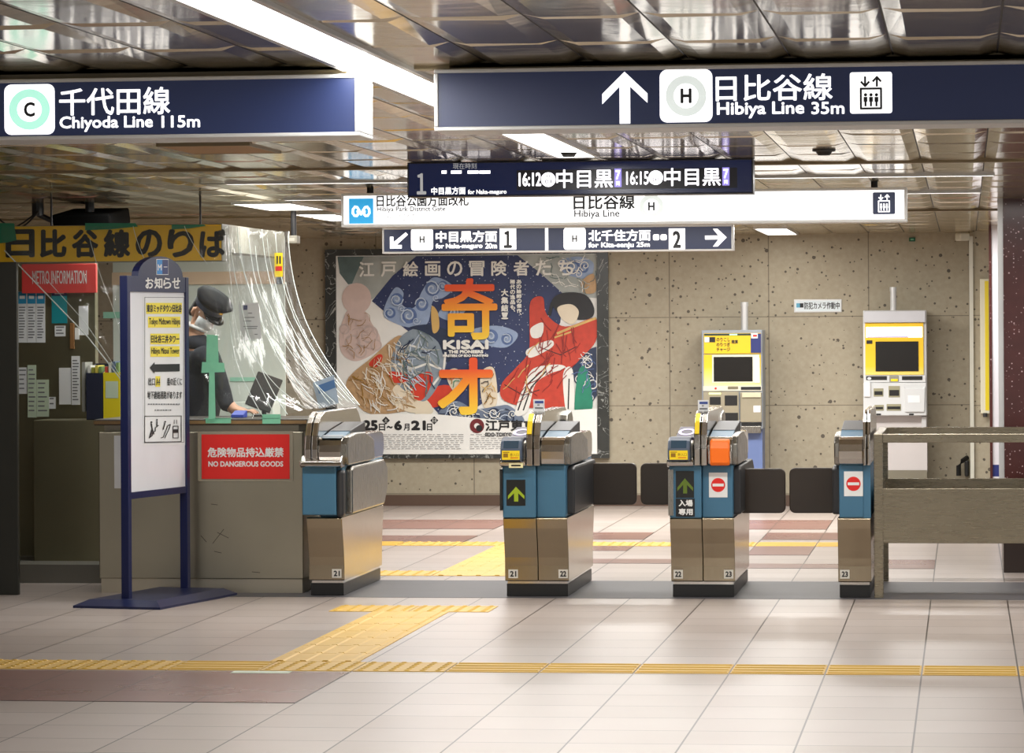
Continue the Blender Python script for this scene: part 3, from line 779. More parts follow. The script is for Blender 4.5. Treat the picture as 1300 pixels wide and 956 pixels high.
# gate 23 at the fence
xa, xm, xb = gx(1064), gx(1097), gx(1106)
g = gate('narrow ticket gate tagged 23 with no-entry plate beside the steel fence', pale=True)
plinth(g, xa, xb); lower(g, xa, xb); exit_half(g, xa+.01, xm, -1, noentry=True); fin(g, xm, xb)
MB().box(xm, xb, YG-.045, YE+.045, .485, .80).build('side_body', M_blue_panel, g)
no_entry(g, 1071.5, 598.5, 1095.5, 630, YG-.0475)
flap(g, (1002, 594, 1062, 651.5), 21.3); hinge(g, gx(1064, 610, 21.3), 21.3, .50, .80)
number_tag(g, 1072.5, 729, '23'); settle(g, (xa+xb)/2)

# ------------------------------------------------------------------ steel fence
YN, YK = 20.86, 22.25
t = thing('barrier_fence', 'double stainless steel barrier fence with solid lower panels', 'fence', (at(1115, 700, YN)[0], YN, 0))
X0, X1 = at(1109.5, 650, YN)[0], at(1121, 650, YN)[0]; XE = 1.35
rz0, rz1 = at(1200, 562, YN)[1], at(1200, 551, YN)[1]
for nm, y in (('front', YN), ('far', YK)):
    MB().box(X0, X1, y, y+.05, 0, rz1).build('post', M_steel_fence, t, bevel=.003)
    MB().box(XE, XE+.055, y, y+.05, 0, rz1).build('post', M_steel_fence, t, bevel=.003)
    MB().box(X1, XE, y, y+.05, rz0, rz1).build('top_rail', M_steel_fence, t, bevel=.003)
    z0, z1 = at(1200, 690, YN)[1], at(1200, 620.5, YN)[1]
    MB().box(X1-.002, XE, y+.012, y+.038, z0, z1).build('infill_panel', M_steel_fence, t, bevel=.002)
MB().box(X0, X0+.05, YN+.05, YK, rz0, rz1).build('top_rail', M_steel_fence, t, bevel=.003)
MB().box(X0+.012, X0+.038, YN+.05, YK, z0, z1).build('infill_panel', M_steel_fence, t)

# ------------------------------------------------------------------ fare adjustment machines
def machine(label, box, Y, depth, body, pipe, base):
    x0, y0, x1, y1 = box; X0, _ = at(x0, 500, Y); X1, _ = at(x1, 500, Y)
    t = thing('fare_adjustment_machine', label, 'ticket machine', ((X0+X1)/2, Y+depth/2, 0), 'fare adjustment machines at the wall')
    m = MB(); slab(m, *box, Y, depth); m.build('cabinet', body, t, bevel=.008)
    px, py0, py1, r = pipe; X, Zt = at(px, py0, Y+.12); _, Zb = at(px, py1, Y+.12)
    MB().tube([(X, Y+.12, Zb-.01), (X, Y+.12, Zt)], r, 16).build('pipe', M_alu, t, smooth=False)
    MB().tube([(X, Y+.12, Zt-.035), (X, Y+.12, Zt+.004)], r*1.12, 16).build('pipe_cap', M_alu, t)
    return t
def plate(t, name, box, Y, th, m, bevel=.003):
    b = MB(); slab(b, *box, Y, th); return b.build(name, m, t, bevel=bevel)
M_mach = mat('pale_grey_machine', (206, 208, 208), .4)
M_mach_beige = mat('beige_machine_metal', (176, 168, 146), .3, .6)
M_yel_fade = NT('yellow_fascia'); _t = M_yel_fade
sx = _t.n('ShaderNodeSeparateXYZ'); _t.l(_t.tc.outputs['Object'], sx.inputs[0])
zf = _t.math('DIVIDE', _t.math('SUBTRACT', sx.outputs[2], 1.0), .42, clamp=True)
_t.l(_t.ramp(zf, [(0, lin((232, 232, 214))), (.2, lin((238, 230, 170))), (.65, lin((240, 200, 34))), (1, lin((240, 192, 18)))]), _t.b.inputs['Base Color'])
M_yel_fade = _t.m
M_deep_blue = mat('deep_blue_print', (32, 44, 110), .5)

Y1 = 31.1
t = machine('yellow-topped fare adjustment machine with white pipe, seen over the orange cover', (891, 419, 968, 545), Y1, .45, mat('blue_grey_machine_side', (150, 158, 168), .4), (945, 384, 420, .032), None)
m = MB(); slab(m, 893, 545, 968, 600, Y1+.06, .38); m.build('recess', mat('blue_machine_front', (104, 122, 168), .4), t)
m = MB(); slab(m, 894, 600, 968, 657, Y1+.02, .42); m.build('base', mat('pale_machine_base', (176, 176, 174), .4), t)
m = MB(); slab(m, 940, 541, 966, 550, Y1-.03, .08); m.build('coin_tray', M_steel, t, bevel=.004)
plate(t, 'fascia', (893.5, 450, 966, 493), Y1-.01, .012, M_yel_fade)
hd = plate(t, 'header_panel', (893.5, 423, 966, 449), Y1-.014, .016, mat('yellow_header', (240, 196, 22), .45))
f = Flat(Y1-.017); f.rect(894, 423.5, 953, 426); f.use(1)
f.rect(953, 423.5, 966, 448); f.use(2); f.rect(953.5, 423, 962, 429.5, .001); f.rect(894.5, 428, 900.5, 434.5, .001); f.use(3); f.rect(900.5, 428, 908, 434.5, .001)
f.use(4); f.rect(956, 425, 961, 427.5, .002); f.use(5); f.rect(926, 424, 936, 425.5, .002)
f.build('print', [mat('green_black_print', (30, 56, 46), .5), M_deep_blue, M_white, M_ink, M_red, mat('green_lamp', (170, 255, 200), .5, emit=.8)], hd)
f = Flat(Y1-.018)
for i, s in enumerate(('のりこし', 'のりつぎ', 'チャージ')): text(f, s, 909.5, 428.5+i*6.3, 927, 433.6+i*6.3, bold=.1)
text(f, '精算', 928.5, 431.5, 937, 436.5, bold=.1); f.build('lettering', M_ink, hd)
plate(t, 'screen_bezel', (904, 450.5, 964, 486), Y1-.014, .006, mat('cream_bezel', (232, 228, 206), .4))
plate(t, 'screen', (906, 453, 955.5, 484.5), Y1-.018, .006, M_screen)
plate(t, 'instruction_sheet', (958, 454, 964.5, 486), Y1-.018, .004, M_paper)
plate(t, 'control_strip', (892.5, 490, 967, 496.5), Y1-.016, .02, mat('cream_strip', (214, 210, 196), .4))
plate(t, 'card_slot', (940.5, 491, 966, 495), Y1-.02, .006, M_black); plate(t, 'coin_slot', (924, 490.5, 937, 494), Y1-.022, .006, mat('olive_slot', (120, 112, 88), .4))
Flat(Y1-.02).disc(908.5, 493.2, 1.4).build('red_lamp', M_red, t)
plate(t, 'lower_panel', (893, 497.5, 938, 542), Y1-.02, .03, M_mach_beige)
plate(t, 'bank_note_door', (939.5, 498, 967, 536), Y1-.03, .04, M_mach_beige, .006)
plate(t, 'note_lip', (942, 498.5, 966, 504.5), Y1-.055, .03, mat('cream_lip', (206, 200, 170), .4)); plate(t, 'door_label', (956.5, 515, 965.5, 523.5), Y1-.033, .004, M_paper)
plate(t, 'slot_light', (900, 498.5, 915, 501), Y1-.03, .01, mat('yellow_green_light', (240, 255, 150), .4, emit=.9))
for b in ((901, 504, 915, 514), (920, 502, 936, 515), (919, 524, 937, 534)): plate(t, 'ticket_tray', b, Y1-.024, .006, M_black)
plate(t, 'gap', (941, 537, 967, 541), Y1-.012, .02, M_black)

Y2 = 31.05
t = machine('pale grey fare adjustment machine with lit white header, behind the steel fence', (1096, 394, 1176.5, 528), Y2, .5, M_mach, (1134, 365, 395, .028), None)
m = MB(); slab(m, 1097, 528, 1177, 600, Y2+.08, .4); m.build('base', mat('pinkish_grey_base', (196, 190, 188), .5), t)
m = MB(); slab(m, 1097, 597, 1177, 645, Y2+.06, .42); m.build('plinth', mat('olive_base', (120, 114, 98), .5), t)
plate(t, 'bracket', (1170, 529, 1176, 545), Y2+.03, .05, M_alu)
plate(t, 'top_cowl', (1096.5, 394.5, 1175, 409.5), Y2-.05, .06, mat('silver_cowl', (188, 188, 192), .35, .3), .006)
plate(t, 'fascia', (1098.5, 410, 1172.5, 476), Y2-.02, .022, M_yel_fade)
plate(t, 'lit_header', (1099.5, 415, 1171, 428.5), Y2-.026, .008, mat('lit_machine_header', (255, 255, 255), .4, emit=1.3))
f = Flat(Y2-.0275); f.rect(1101, 427, 1153, 428.5); f.build('header_line', mat('lilac_line', (180, 170, 215), .5), t)
plate(t, 'screen', (1111.5, 433.5, 1166, 471.5), Y2-.028, .008, M_screen); plate(t, 'badge', (1100, 432, 1107.5, 436.5), Y2-.026, .006, M_ink)
plate(t, 'control_strip', (1096.5, 476.5, 1175, 485.5), Y2-.025, .03, M_mach)
plate(t, 'card_slot', (1099.5, 477.5, 1126, 482.5), Y2-.03, .006, M_black); plate(t, 'card_slot', (1145, 477.5, 1171, 482.5), Y2-.03, .006, M_black)
Flat(Y2-.032).disc(1103.5, 480.5, 2.6, 1.6).build('white_button', M_paper, t)
plate(t, 'coin_slot', (1129, 477, 1141, 484.5), Y2-.03, .006, mat('grey_slot', (140, 138, 126), .4)); plate(t, 'coin_teeth', (1131, 481, 1140, 484.2), Y2-.034, .006, M_yellow)
plate(t, 'lower_panel', (1096, 486, 1176, 527.5), Y2-.03, .035, M_mach, .006)
plate(t, 'side_reader', (1096.5, 485.5, 1105, 504), Y2-.05, .03, M_white, .006)
for b in ((1109, 493, 1121.5, 503.5), (1128, 490, 1142.5, 504.5), (1110, 514, 1122, 521.5), (1125.5, 513, 1144, 521.5)):
    o = plate(t, 'ticket_tray', b, Y2-.034, .006, mat('khaki_tray', (150, 146, 118), .4)); plate(o, 'opening', (b[0]+1, b[1]+(b[3]-b[1])*.35, b[2]-1, b[3]-2), Y2-.037, .004, M_black)
dr = MB(); X0_, X1_, Z0_, Z1_ = slab(MB(), 1147, 490, 1175, 523, Y2, .01); dr.prism_y([(X0_, Z1_), (X0_+.02, Z1_-.02), (X1_-.02, Z1_-.02), (X1_, Z1_), (X1_-.01, Z0_), (X0_+.01, Z0_)], Y2-.05, Y2-.02)
dr.build('bank_note_door', M_mach, t, bevel=.006); plate(t, 'door_label', (1152.5, 502, 1168, 511.5), Y2-.053, .004, M_paper)
for b in ((1112.5, 525, 1118.5, 527.3), (1154, 525, 1160, 527.3)): plate(t, 'foot_slot', b, Y2-.033, .004, M_black)

# notice on the wall
Yw = YB-.012
t = thing('wall_notice', 'small white wall notice about security cameras between the two machines', 'sign', (at(1038, 396, YB)[0], YB, at(1038, 396, YB)[1]))
plate(t, 'plate', (1008, 380, 1068.5, 396.5), Yw, .011, M_alu, .002); Flat(Yw-.001).rect(1009.5, 381.5, 1067, 395).build('face', mat('pale_blue_white', (216, 226, 230), .5), t)
f = Flat(Yw-.002); f.rect(1011, 385, 1015.5, 390.5); f.use(1); f.rect(1015.5, 385, 1020, 390.5); text(f, '防犯カメラ作動中', 1021, 383.5, 1066, 392.5, bold=.15)
f.build('lettering', [mat('blue_mark', (90, 160, 190), .5), M_ink], t)

# ------------------------------------------------------------------ exhibition poster in its marble frame
YPO = YB-.03
x0, x1 = at(427.5, 450, YPO)[0], at(758.5, 450, YPO)[0]; z0, z1 = at(592, 577, YPO)[1], at(592, 323.5, YPO)[1]
fx0, fx1 = at(414, 450, YPO)[0], at(773, 450, YPO)[0]; fz0, fz1 = z0-.035, z1+.06
po = thing('exhibition_poster', 'large two-sheet art exhibition poster in a dark marble frame on the wall', 'poster', ((x0+x1)/2, YB, fz0))
m = MB(); m.box(fx0, x0, YB-.06, YB-.002, fz0, fz1); m.box(x1, fx1, YB-.06, YB-.002, fz0, fz1); m.box(x0, x1, YB-.06, YB-.002, fz0, z0); m.box(x0, x1, YB-.06, YB-.002, z1, fz1)
m.build('marble_frame', M_marble, po)
M_poster = mat('poster_paper', (236, 236, 231), .5)
xm = (x0+x1)/2
MB().box(x0, xm-.002, YPO+.002, YPO+.02, z0, z1).build('sheet', M_poster, po); MB().box(xm+.002, x1, YPO+.002, YPO+.02, z0, z1).build('sheet', M_poster, po)
MB().box(x0, x1, YPO+.008, YB-.001, z0, z1).build('backing', M_ink, po)
PM = lambda a, b: (x0+(a-195)/983*(x1-x0), z1-(b-75)/745*(z1-z0))
_n = [0]; ART = MB(); ART_M = []
def art(shapes, m, spl=True, name='artwork'):
    _n[0] += 1; f = Flat(YPO-.0006*_n[0], fn=PM); f.mb = ART
    if m not in ART_M: ART_M.append(m)
    ART.use(ART_M.index(m))
    for i, s in enumerate(shapes):
        lf = i*.00004
        if isinstance(s, tuple) and s[0] == 'd': f.disc(*s[1:], lift=lf)
        elif isinstance(s, tuple) and s[0] == 'g': f.ring(*s[1:], lift=lf)
        elif isinstance(s, tuple) and s[0] == 'r': f.ribbon(s[1], s[2], lift=lf)
        elif spl: f.spline(s, lift=lf)
        else: f.poly(s, lift=lf)
def sky_mat():
    t = NT('speckled_navy_print'); vo = t.n('ShaderNodeTexVoronoi'); vo.inputs['Scale'].default_value = 38; t.l(t.tc.outputs['Object'], vo.inputs['Vector'])
    rn = t.n('ShaderNodeSeparateColor'); t.l(vo.outputs['Color'], rn.inputs[0])
    p = t.math('LESS_THAN', vo.outputs['Distance'], t.math('MULTIPLY', rn.outputs[0], .22))
    t.l(t.mix(p, t.mix(t.noise(5, 4), lin((34, 44, 82)), lin((52, 66, 112))), lin((190, 200, 214))), t.b.inputs['Base Color']); t.b.inputs['Roughness'].default_value = .5
    return t.m
P_slate = mat('slate_print', (92, 112, 112), .5, var=.45, scale=9); P_grey = mat('misty_grey_print', (168, 174, 170), .5, var=.3, scale=7)
P_sky = sky_mat(); P_pale = mat('pale_blue_print', (150, 170, 202), .5, var=.25, scale=14); P_mid = mat('mid_blue_print', (92, 116, 164), .5, var=.25, scale=14)
P_pink = mat('dusty_pink_print', (212, 190, 182), .5, var=.12, scale=12); P_pinkgrey = mat('pink_grey_print', (196, 178, 172), .5, var=.2, scale=16)
P_tan = mat('tan_print', (186, 152, 112), .5, var=.35, scale=22); P_cream = mat('cream_print', (226, 214, 190), .5, var=.1, scale=10)
P_red = mat('vermilion_print', (206, 58, 36), .5, var=.2, scale=14); P_robe = mat('robe_red_print', (196, 62, 42), .5, var=.25, scale=18)
P_bgrey = mat('blue_grey_print', (134, 148, 160), .5, var=.35, scale=9); P_dnavy = mat('dark_navy_print', (36, 50, 78), .5, var=.4, scale=14)
P_green = mat('green_print', (32, 132, 104), .5, var=.3, scale=10); P_black = mat('black_print', (30, 30, 34), .5, var=.3, scale=10)
P_wave = mat('wave_print', (112, 126, 148), .5, var=.4, scale=12); P_white = mat('white_print', (232, 232, 226), .5); P_gold = mat('gold_print', (214, 176, 104), .5, var=.2)
art([[(200, 78), (480, 78), (430, 125), (350, 160), (300, 172), (240, 182), (208, 140)]], P_slate, False)
art([[(300, 78), (500, 78), (430, 150), (330, 240), (250, 190)], [(860, 78), (1176, 78), (1176, 240), (1060, 232), (960, 150)]], P_grey, False)
art([[(500, 78), (880, 78), (960, 140), (1050, 222), (1040, 330), (960, 470), (850, 560), (700, 660), (600, 690), (520, 600), (560, 430), (430, 330), (330, 245), (410, 150)]], P_sky, False)
art([('d', 272, 235, 56, 58), [(240, 280), (300, 280), (330, 330), (360, 380), (350, 430), (270, 470), (215, 440), (205, 370), (222, 310)]], P_pink)
art([('g', 255, 400, 22, 30), ('g', 320, 370, 26, 34), ('g', 285, 435, 18, 25), ('g', 225, 350, 14, 20), ('g', 345, 410, 16, 22)], P_pinkgrey)
art([[(385, 250), (420, 195), (450, 215), (445, 260), (490, 270), (520, 210), (560, 160), (610, 170), (640, 200), (600, 235), (560, 250), (540, 330), (480, 345), (420, 330), (375, 300)], [(620, 260), (690, 270), (640, 320), (580, 300)],
     [(700, 360), (800, 340), (880, 370), (840, 420), (760, 410)], [(1040, 100), (1110, 85), (1165, 110), (1150, 165), (1090, 160), (1050, 140)]], P_pale)
art([('g', 425, 240, 14, 24), ('g', 470, 300, 18, 30), ('g', 560, 200, 16, 28), ('g', 600, 190, 10, 18), ('g', 520, 260, 14, 24), ('g', 640, 290, 12, 22), ('g', 400, 290, 12, 20), ('g', 1090, 125, 16, 26), ('g', 1130, 130, 8, 16), ('g', 780, 380, 14, 26), ('g', 840, 390, 12, 22)], P_mid)
art([[(232, 545), (330, 455), (430, 375), (470, 420), (500, 520), (520, 640), (440, 660), (330, 668), (270, 630)]], P_tan)
art([[(318, 478), (352, 446), (370, 452), (356, 486), (330, 494)], [(500, 600), (600, 560), (660, 590), (580, 640), (520, 640)]], P_red)
art([[(420, 560), (470, 590), (520, 650), (470, 662), (400, 620)], [(470, 585), (530, 610), (560, 660), (500, 680)]], P_cream)
art([[(450, 370), (520, 345), (590, 380), (612, 470), (580, 560), (530, 620), (480, 600), (430, 560), (400, 510), (412, 430)]], P_bgrey)
art([[(470, 345), (560, 335), (640, 380), (630, 460), (606, 470), (580, 400), (520, 360)]], P_dnavy)
art([[(480, 540), (540, 510), (560, 540), (520, 615), (480, 600)], [(395, 510), (460, 520), (470, 545), (410, 550)]], P_red)
art([('r', [(430, 480), (480, 500), (540, 480), (590, 500)], 8), ('r', [(420, 440), (470, 410), (540, 430)], 7), ('r', [(560, 560), (600, 510), (608, 440)], 8)], P_white)
art([[(556, 268), (580, 290), (584, 350), (560, 362)]], P_gold)
art([[(610, 520), (650, 500), (690, 560), (640, 585)], [(740, 520), (790, 500), (800, 630), (750, 640)]], P_cream)
art([[(570, 690), (600, 640), (650, 620), (720, 650), (800, 640), (850, 640), (900, 700), (740, 700), (600, 715)]], P_wave)
art([('g', 640, 665, 14, 24), ('g', 790, 670, 14, 24), ('g', 720, 685, 10, 18), ('g', 850, 685, 10, 16)], P_dnavy)
art([[(1070, 520), (1120, 440), (1174, 420), (1176, 600), (1150, 640), (1100, 560)]], P_dnavy, False)
art([('g', 1140, 480, 16, 20), ('g', 1160, 560, 14, 18), ('g', 1110, 540, 12, 15), ('g', 1150, 610, 10, 13), ('g', 1120, 600, 8, 11)], P_white)
art([[(930, 250), (975, 235), (990, 300), (1060, 345), (1172, 315), (1172, 400), (1110, 470), (1075, 520), (1085, 640), (960, 650), (830, 620), (818, 560), (870, 500), (920, 440), (925, 340)]], P_robe)
art([[(905, 560), (940, 500), (1030, 486), (1060, 500), (1000, 520), (945, 560), (915, 660), (868, 668)], [(1050, 520), (1085, 505), (1090, 650), (1060, 660)], [(915, 430), (1000, 395), (1010, 420), (930, 460)], [(930, 350), (975, 330), (970, 380), (935, 385)]], P_white)
art([('r', [(1030, 370), (1090, 345), (1172, 315)], 9), ('r', [(1020, 385), (1080, 365)], 6)], P_gold)
art([('r', [(880, 655), (915, 560), (970, 510)], 5), ('r', [(900, 655), (930, 570), (985, 512)], 5), ('r', [(1068, 650), (1072, 540)], 5), ('r', [(830, 560), (900, 600), (960, 580)], 3), ('r', [(960, 420), (1040, 450), (1100, 420)], 3), ('r', [(1000, 300), (1010, 260), (1040, 235)], 12)], P_black)
art([[(1010, 250), (1050, 220), (1130, 225), (1165, 270), (1160, 310), (1110, 320), (1040, 300)]], P_black)
art([[(1030, 275), (1080, 262), (1110, 290), (1090, 335), (1050, 320)]], P_cream)
art([[(1108, 510), (1140, 505), (1160, 640), (1120, 690), (1092, 650)]], P_green)
art([[(1120, 180), (1165, 150), (1174, 215), (1130, 220)]], P_tan)
random.seed(11)
def inside(p, poly):
    c = False
    for (ax, ay), (bx, by) in zip(poly, poly[1:]+poly[:1]):
        if (ay > p[1]) != (by > p[1]) and p[0] < (bx-ax)*(p[1]-ay)/(by-ay)+ax: c = not c
    return c
def strokes(poly, n, ang, spread, ln, w, mats, curl=.4):
    xs = [p[0] for p in poly]; ys = [p[1] for p in poly]; out = {m: [] for m in mats}
    while n:
        p = (random.uniform(min(xs), max(xs)), random.uniform(min(ys), max(ys))); n -= 1
        if not inside(p, poly): continue
        a = ang+random.uniform(-spread, spread); q = [p]; ok = True
        for k in range(4):
            a += random.uniform(-curl, curl); p = (p[0]+ln/4*math.cos(a), p[1]+ln/4*math.sin(a)); q.append(p)
        if inside(q[-1], poly): out[random.choice(mats)].append(('r', q, random.uniform(.6, 1.2)*w))
    for m, s_ in out.items():
        if s_: art(s_, m)
def curls(pts, m, turns=1.4):
    o = []
    for cx, cy, r, a0 in pts: o.append(('r', [(cx+r*(1-t/16)*math.cos(a0+turns*2*PI*t/14), cy+r*(1-t/16)*math.sin(a0+turns*2*PI*t/14)) for t in range(15)], max(2.5, r*.16)))
    art(o, m)
P_brown = mat('brown_print', (120, 86, 58), .5); P_dred = mat('deep_red_print', (140, 34, 30), .5); P_lblue = mat('light_blue_print', (190, 204, 222), .5)
FUR = [(232, 545), (330, 455), (430, 375), (470, 420), (500, 520), (520, 640), (440, 660), (330, 668), (270, 630)]
strokes(FUR, 340, .9, .7, 44, 3, [P_brown, P_cream, P_tan, P_white])
strokes([(930, 250), (990, 300), (1060, 345), (1172, 315), (1172, 400), (1110, 470), (1075, 520), (1085, 640), (960, 650), (830, 620), (818, 560), (870, 500), (920, 440)], 130, 1.9, .8, 60, 3, [P_dred, P_dred, P_dred, P_gold], .3)
strokes([(450, 370), (520, 345), (590, 380), (612, 470), (580, 560), (530, 620), (430, 560), (412, 430)], 110, 1.2, 1.2, 60, 4, [P_lblue, P_dnavy, P_grey, P_slate], .5)
strokes([(1070, 520), (1120, 440), (1174, 420), (1176, 600), (1150, 640), (1100, 560)], 60, 0, 3.1, 36, 2.5, [P_white, P_mid], .9)
strokes([(240, 280), (300, 280), (330, 330), (360, 380), (350, 430), (270, 470), (215, 440), (205, 370), (222, 310)], 60, 1.2, 1.5, 44, 2, [P_pinkgrey, P_brown], .8)
strokes([(570, 690), (600, 640), (650, 620), (720, 650), (800, 640), (850, 640), (900, 700), (740, 705)], 80, 0, .7, 44, 3, [P_white, P_dnavy, P_lblue], .6)
strokes([(860, 78), (1176, 78), (1176, 240), (1060, 232), (960, 150)], 60, .3, 1, 50, 3, [P_slate, P_white, P_grey], .8)
strokes([(610, 520), (650, 500), (690, 560), (640, 585)], 24, .5, 2, 24, 3, [P_red, P_green, P_brown], .8); strokes([(740, 520), (790, 500), (800, 630), (750, 640)], 40, .8, 2, 26, 3, [P_brown, P_black, P_gold], .8)
curls([(425, 240, 26, 0), (470, 300, 30, 2), (560, 200, 30, 4), (600, 190, 18, 1), (520, 255, 24, 3), (640, 290, 20, 5), (398, 290, 20, 2), (780, 380, 24, 1), (840, 390, 20, 4), (500, 320, 16, 0), (445, 275, 14, 3), (575, 235, 14, 1)], P_lblue)
curls([(1085, 125, 28, 0), (1135, 120, 20, 2), (1110, 150, 16, 4), (1050, 110, 18, 1), (640, 660, 20, 1), (700, 680, 18, 3), (790, 665, 22, 0), (860, 670, 16, 2)], P_white)
art([[(197, 668), (560, 668), (900, 700), (1000, 660), (1176, 650), (1176, 818), (197, 818)]], M_poster, False)
def ptext(body, a, b, c, d, m, bold=0, vertical=False):
    _n[0] += .25; f = Flat(YPO-.0006*_n[0], fn=PM)
    if vertical:
        h = (d-b)/len(body)
        for i, ch in enumerate(body):
            if ch in '、': text(f, ch, a+(c-a)*.6, b+i*h, c, b+i*h+h*.4, bold)
            else: text(f, ch, a, b+i*h+h*.05, c, b+i*h+h*.95, bold)
    else: text(f, body, a, b, c, d, bold)
    return f.build('lettering', m, po)
for i, ch in enumerate('江戸絵画の冒険者たち'):
    cx = 313+i*83.3; ptext(ch, cx-29, 98, cx+29, 155, P_white, 1.5)
def grad(name, z_lo, z_hi):
    t = NT(name); s = t.n('ShaderNodeSeparateXYZ'); t.l(t.tc.outputs['Object'], s.inputs[0])
    f = t.math('DIVIDE', t.math('SUBTRACT', s.outputs[2], z_lo-fz0), z_hi-z_lo, clamp=True)
    t.l(t.ramp(f, [(0, lin((246, 208, 60))), (.55, lin((246, 160, 36))), (1, lin((234, 84, 34)))]), t.b.inputs['Base Color']); return t.m
K1 = grad('orange_to_yellow_ink', PM(0, 390)[1], PM(0, 200)[1]); K2 = grad('orange_to_gold_ink', PM(0, 670)[1], PM(0, 500)[1])
ptext('奇', 596, 163, 806, 392, K1, 5); ptext('才', 578, 458, 788, 672, K2, 7)
ptext('KISAI', 600, 392, 772, 428, P_white, 3); ptext('THE PIONEERS', 620, 430, 752, 443, P_white, 1.2); ptext('MASTERS OF EDO PAINTING', 600, 446, 770, 456, P_white, .8)
ptext('あの絵師の傑作、', 878, 168, 897, 312, P_white, .8, True); ptext('稀代の逸品も、', 854, 168, 873, 300, P_white, .8, True); ptext('大集結！', 820, 203, 847, 318, P_white, 1.2, True)
ptext('25', 296, 690, 352, 730, M_ink, 3); ptext('日', 356, 704, 380, 730, M_ink, .8); ptext('~', 386, 712, 408, 722, M_ink, 1); ptext('6', 414, 692, 444, 729, M_ink, 3)
ptext('月', 450, 704, 472, 730, M_ink, .8); ptext('21', 478, 692, 534, 729, M_ink, 3); ptext('日', 538, 704, 558, 730, M_ink, .8)
for cx, ch in ((383, '土'), (566, '日')):
    art([[(cx-15, 692), (cx, 677), (cx+15, 692), (cx, 707)]], M_ink, False, 'day_mark'); ptext(ch, cx-7, 685, cx+7, 699, P_white)
art([('g', 727, 713, 11, 27)], mat('deep_crimson_print', (110, 30, 34), .5), name='museum_mark'); art([('d', 735, 722, 12, 12)], M_ink, name='museum_mark')
ptext('江戸東京博物館', 758, 690, 1090, 733, M_ink, 1.5); ptext('EDO-TOKYO MUSEUM', 758, 738, 930, 752, M_ink, .8)
f = Flat(YPO-.0006*(_n[0]+1), fn=PM); random.seed(3)
for a, b in ((300, 676), (700, 1010)):
    for k in range(8):
        x = a+random.uniform(0, 30)*(k < 2); y = 744+k*7.5
        while x < b-10:
            w = random.uniform(6, 26); f.rect(x, y, min(x+w, b), y+1.8); x += w+random.uniform(3, 8)
f.build('small_print', mat('small_grey_print', (150, 150, 152), .6), po)

ART.build('artwork', ART_M, po)

# ------------------------------------------------------------------ information booth
YC = 21.07                                              # front of the counter
M_booth_dark = steel('dark_olive_steel', (160, 154, 126), .42, .04, (4, 4, 40))
M_column = mat('olive_black_panel', (38, 38, 32), .35, var=.2)
M_inner = mat('pale_grey_booth_wall', (206, 212, 204), .6, var=.06)
xc = at(22, 500, 20.85)[0]
structure(MB().box(xc-1.0, xc, 20.85, 20.89, 0, 2.06).build('wall_booth_pier', M_column, bevel=.004))
xp0, xp1 = at(-60, 450, 22.7)[0], at(121, 450, 22.7)[0]
structure(MB().box(xp0, xp1, 22.7, 22.78, 0, 2.28).build('wall_booth_partition', M_booth_dark))
xb0, xb1 = xp1-.3, at(362, 450, 24.4)[0]
structure(MB().box(xb0, xb1, 24.4, 24.415, 0, 2.3).build('wall_booth_back', M_inner))
structure(MB().box(xp0, at(360, 450, 23.3)[0], 21.85, 24.4, 0, .12).build('floor_booth', mat('booth_floor_grey', (110, 108, 100), .6)))
structure(MB().box(xb0, xb1, 24.37, 24.4, 1.96, 2.05).build('trim_booth', mat('peach_trim', (214, 186, 158), .5)))
# yellow header
YH = 21.25; X0, X1 = at(-60, 300, YH)[0], at(282, 300, YH)[0]; zb, zt = at(150, 332.5, YH)[1], at(150, 285.5, YH)[1]
t = thing('booth_header_sign', 'long yellow header sign of the ticket office with black Japanese lettering', 'sign', ((X0+X1)/2, YH, zb))
MB().box(X0, X1, YH, YH+.2, zb, zt).build('box', mat('header_grey', (120, 118, 108), .5), t, bevel=.004)
MB().box(X0+.005, X1-.005, YH-.006, YH+.004, zb+.004, zt-.004).build('face', mat('header_yellow', (236, 186, 22), .45), t)
f = Flat(YH-.008)
for i, ch in enumerate('日比谷線のりば'):
    c = 27+i*40.5; text(f, ch, c-17 if i else c-20, 291, c+17, 327, bold=1.6)
f.build('lettering', M_ink, t)
Y2e = 23.25; xs = X1
MB().box(xs-.14, xs, YH+.2, Y2e, zb+.06, zt).build('side_beam', mat('header_side_grey', (150, 146, 132), .5), t)
MB().box(xs-.05, xs-.01, Y2e-.04, Y2e, zb-.12, zt).build('corner_post', mat('slate_post', (70, 76, 84), .4), t)
for px in (60, 250):
    X = at(px, 280, YH)[0]; MB().tube([(X, YH+.1, zt-.005), (X, YH+.1, CEIL-.002)], .007, 8).build('hanger', M_dark, t)
# counters
def counter(label, xa, xb, Y, depth, ztop, plinth_z, mbody, mpl, top=None):
    t = thing('counter_unit', label, 'counter', ((xa+xb)/2, Y+depth/2, 0), 'steel counter units of the booth')
    MB().box(xa, xb, Y, Y+depth, plinth_z, ztop).build('body', mbody, t, bevel=.006)
    MB().box(xa+.01, xb-.01, Y+.012, Y+depth-.02, 0, plinth_z).build('plinth', mpl, t)
    return t
cx0, cx1 = at(125.5, 650, YC)[0], at(385, 650, YC)[0]
zc = at(250, 548, YC)[1]
t = counter('wide scuffed steel counter unit carrying the red dangerous goods sign', cx0, cx1, YC, .68, zc, at(250, 735, YC)[1], M_steel_dk, steel('pale_kick_plate', (206, 198, 180), .4, .05, (4, 4, 60)))
MB().box(cx0+.03, cx1-.03, YC+.03, YC+.6, zc-.002, 1.042).build('pale_band', mat('pale_counter_band', (196, 192, 176), .5), t)
for px in (163.5,):
    X = at(px, 650, YC)[0]
f = Flat(YC-.002)                                        # scuffs and scratches on the front
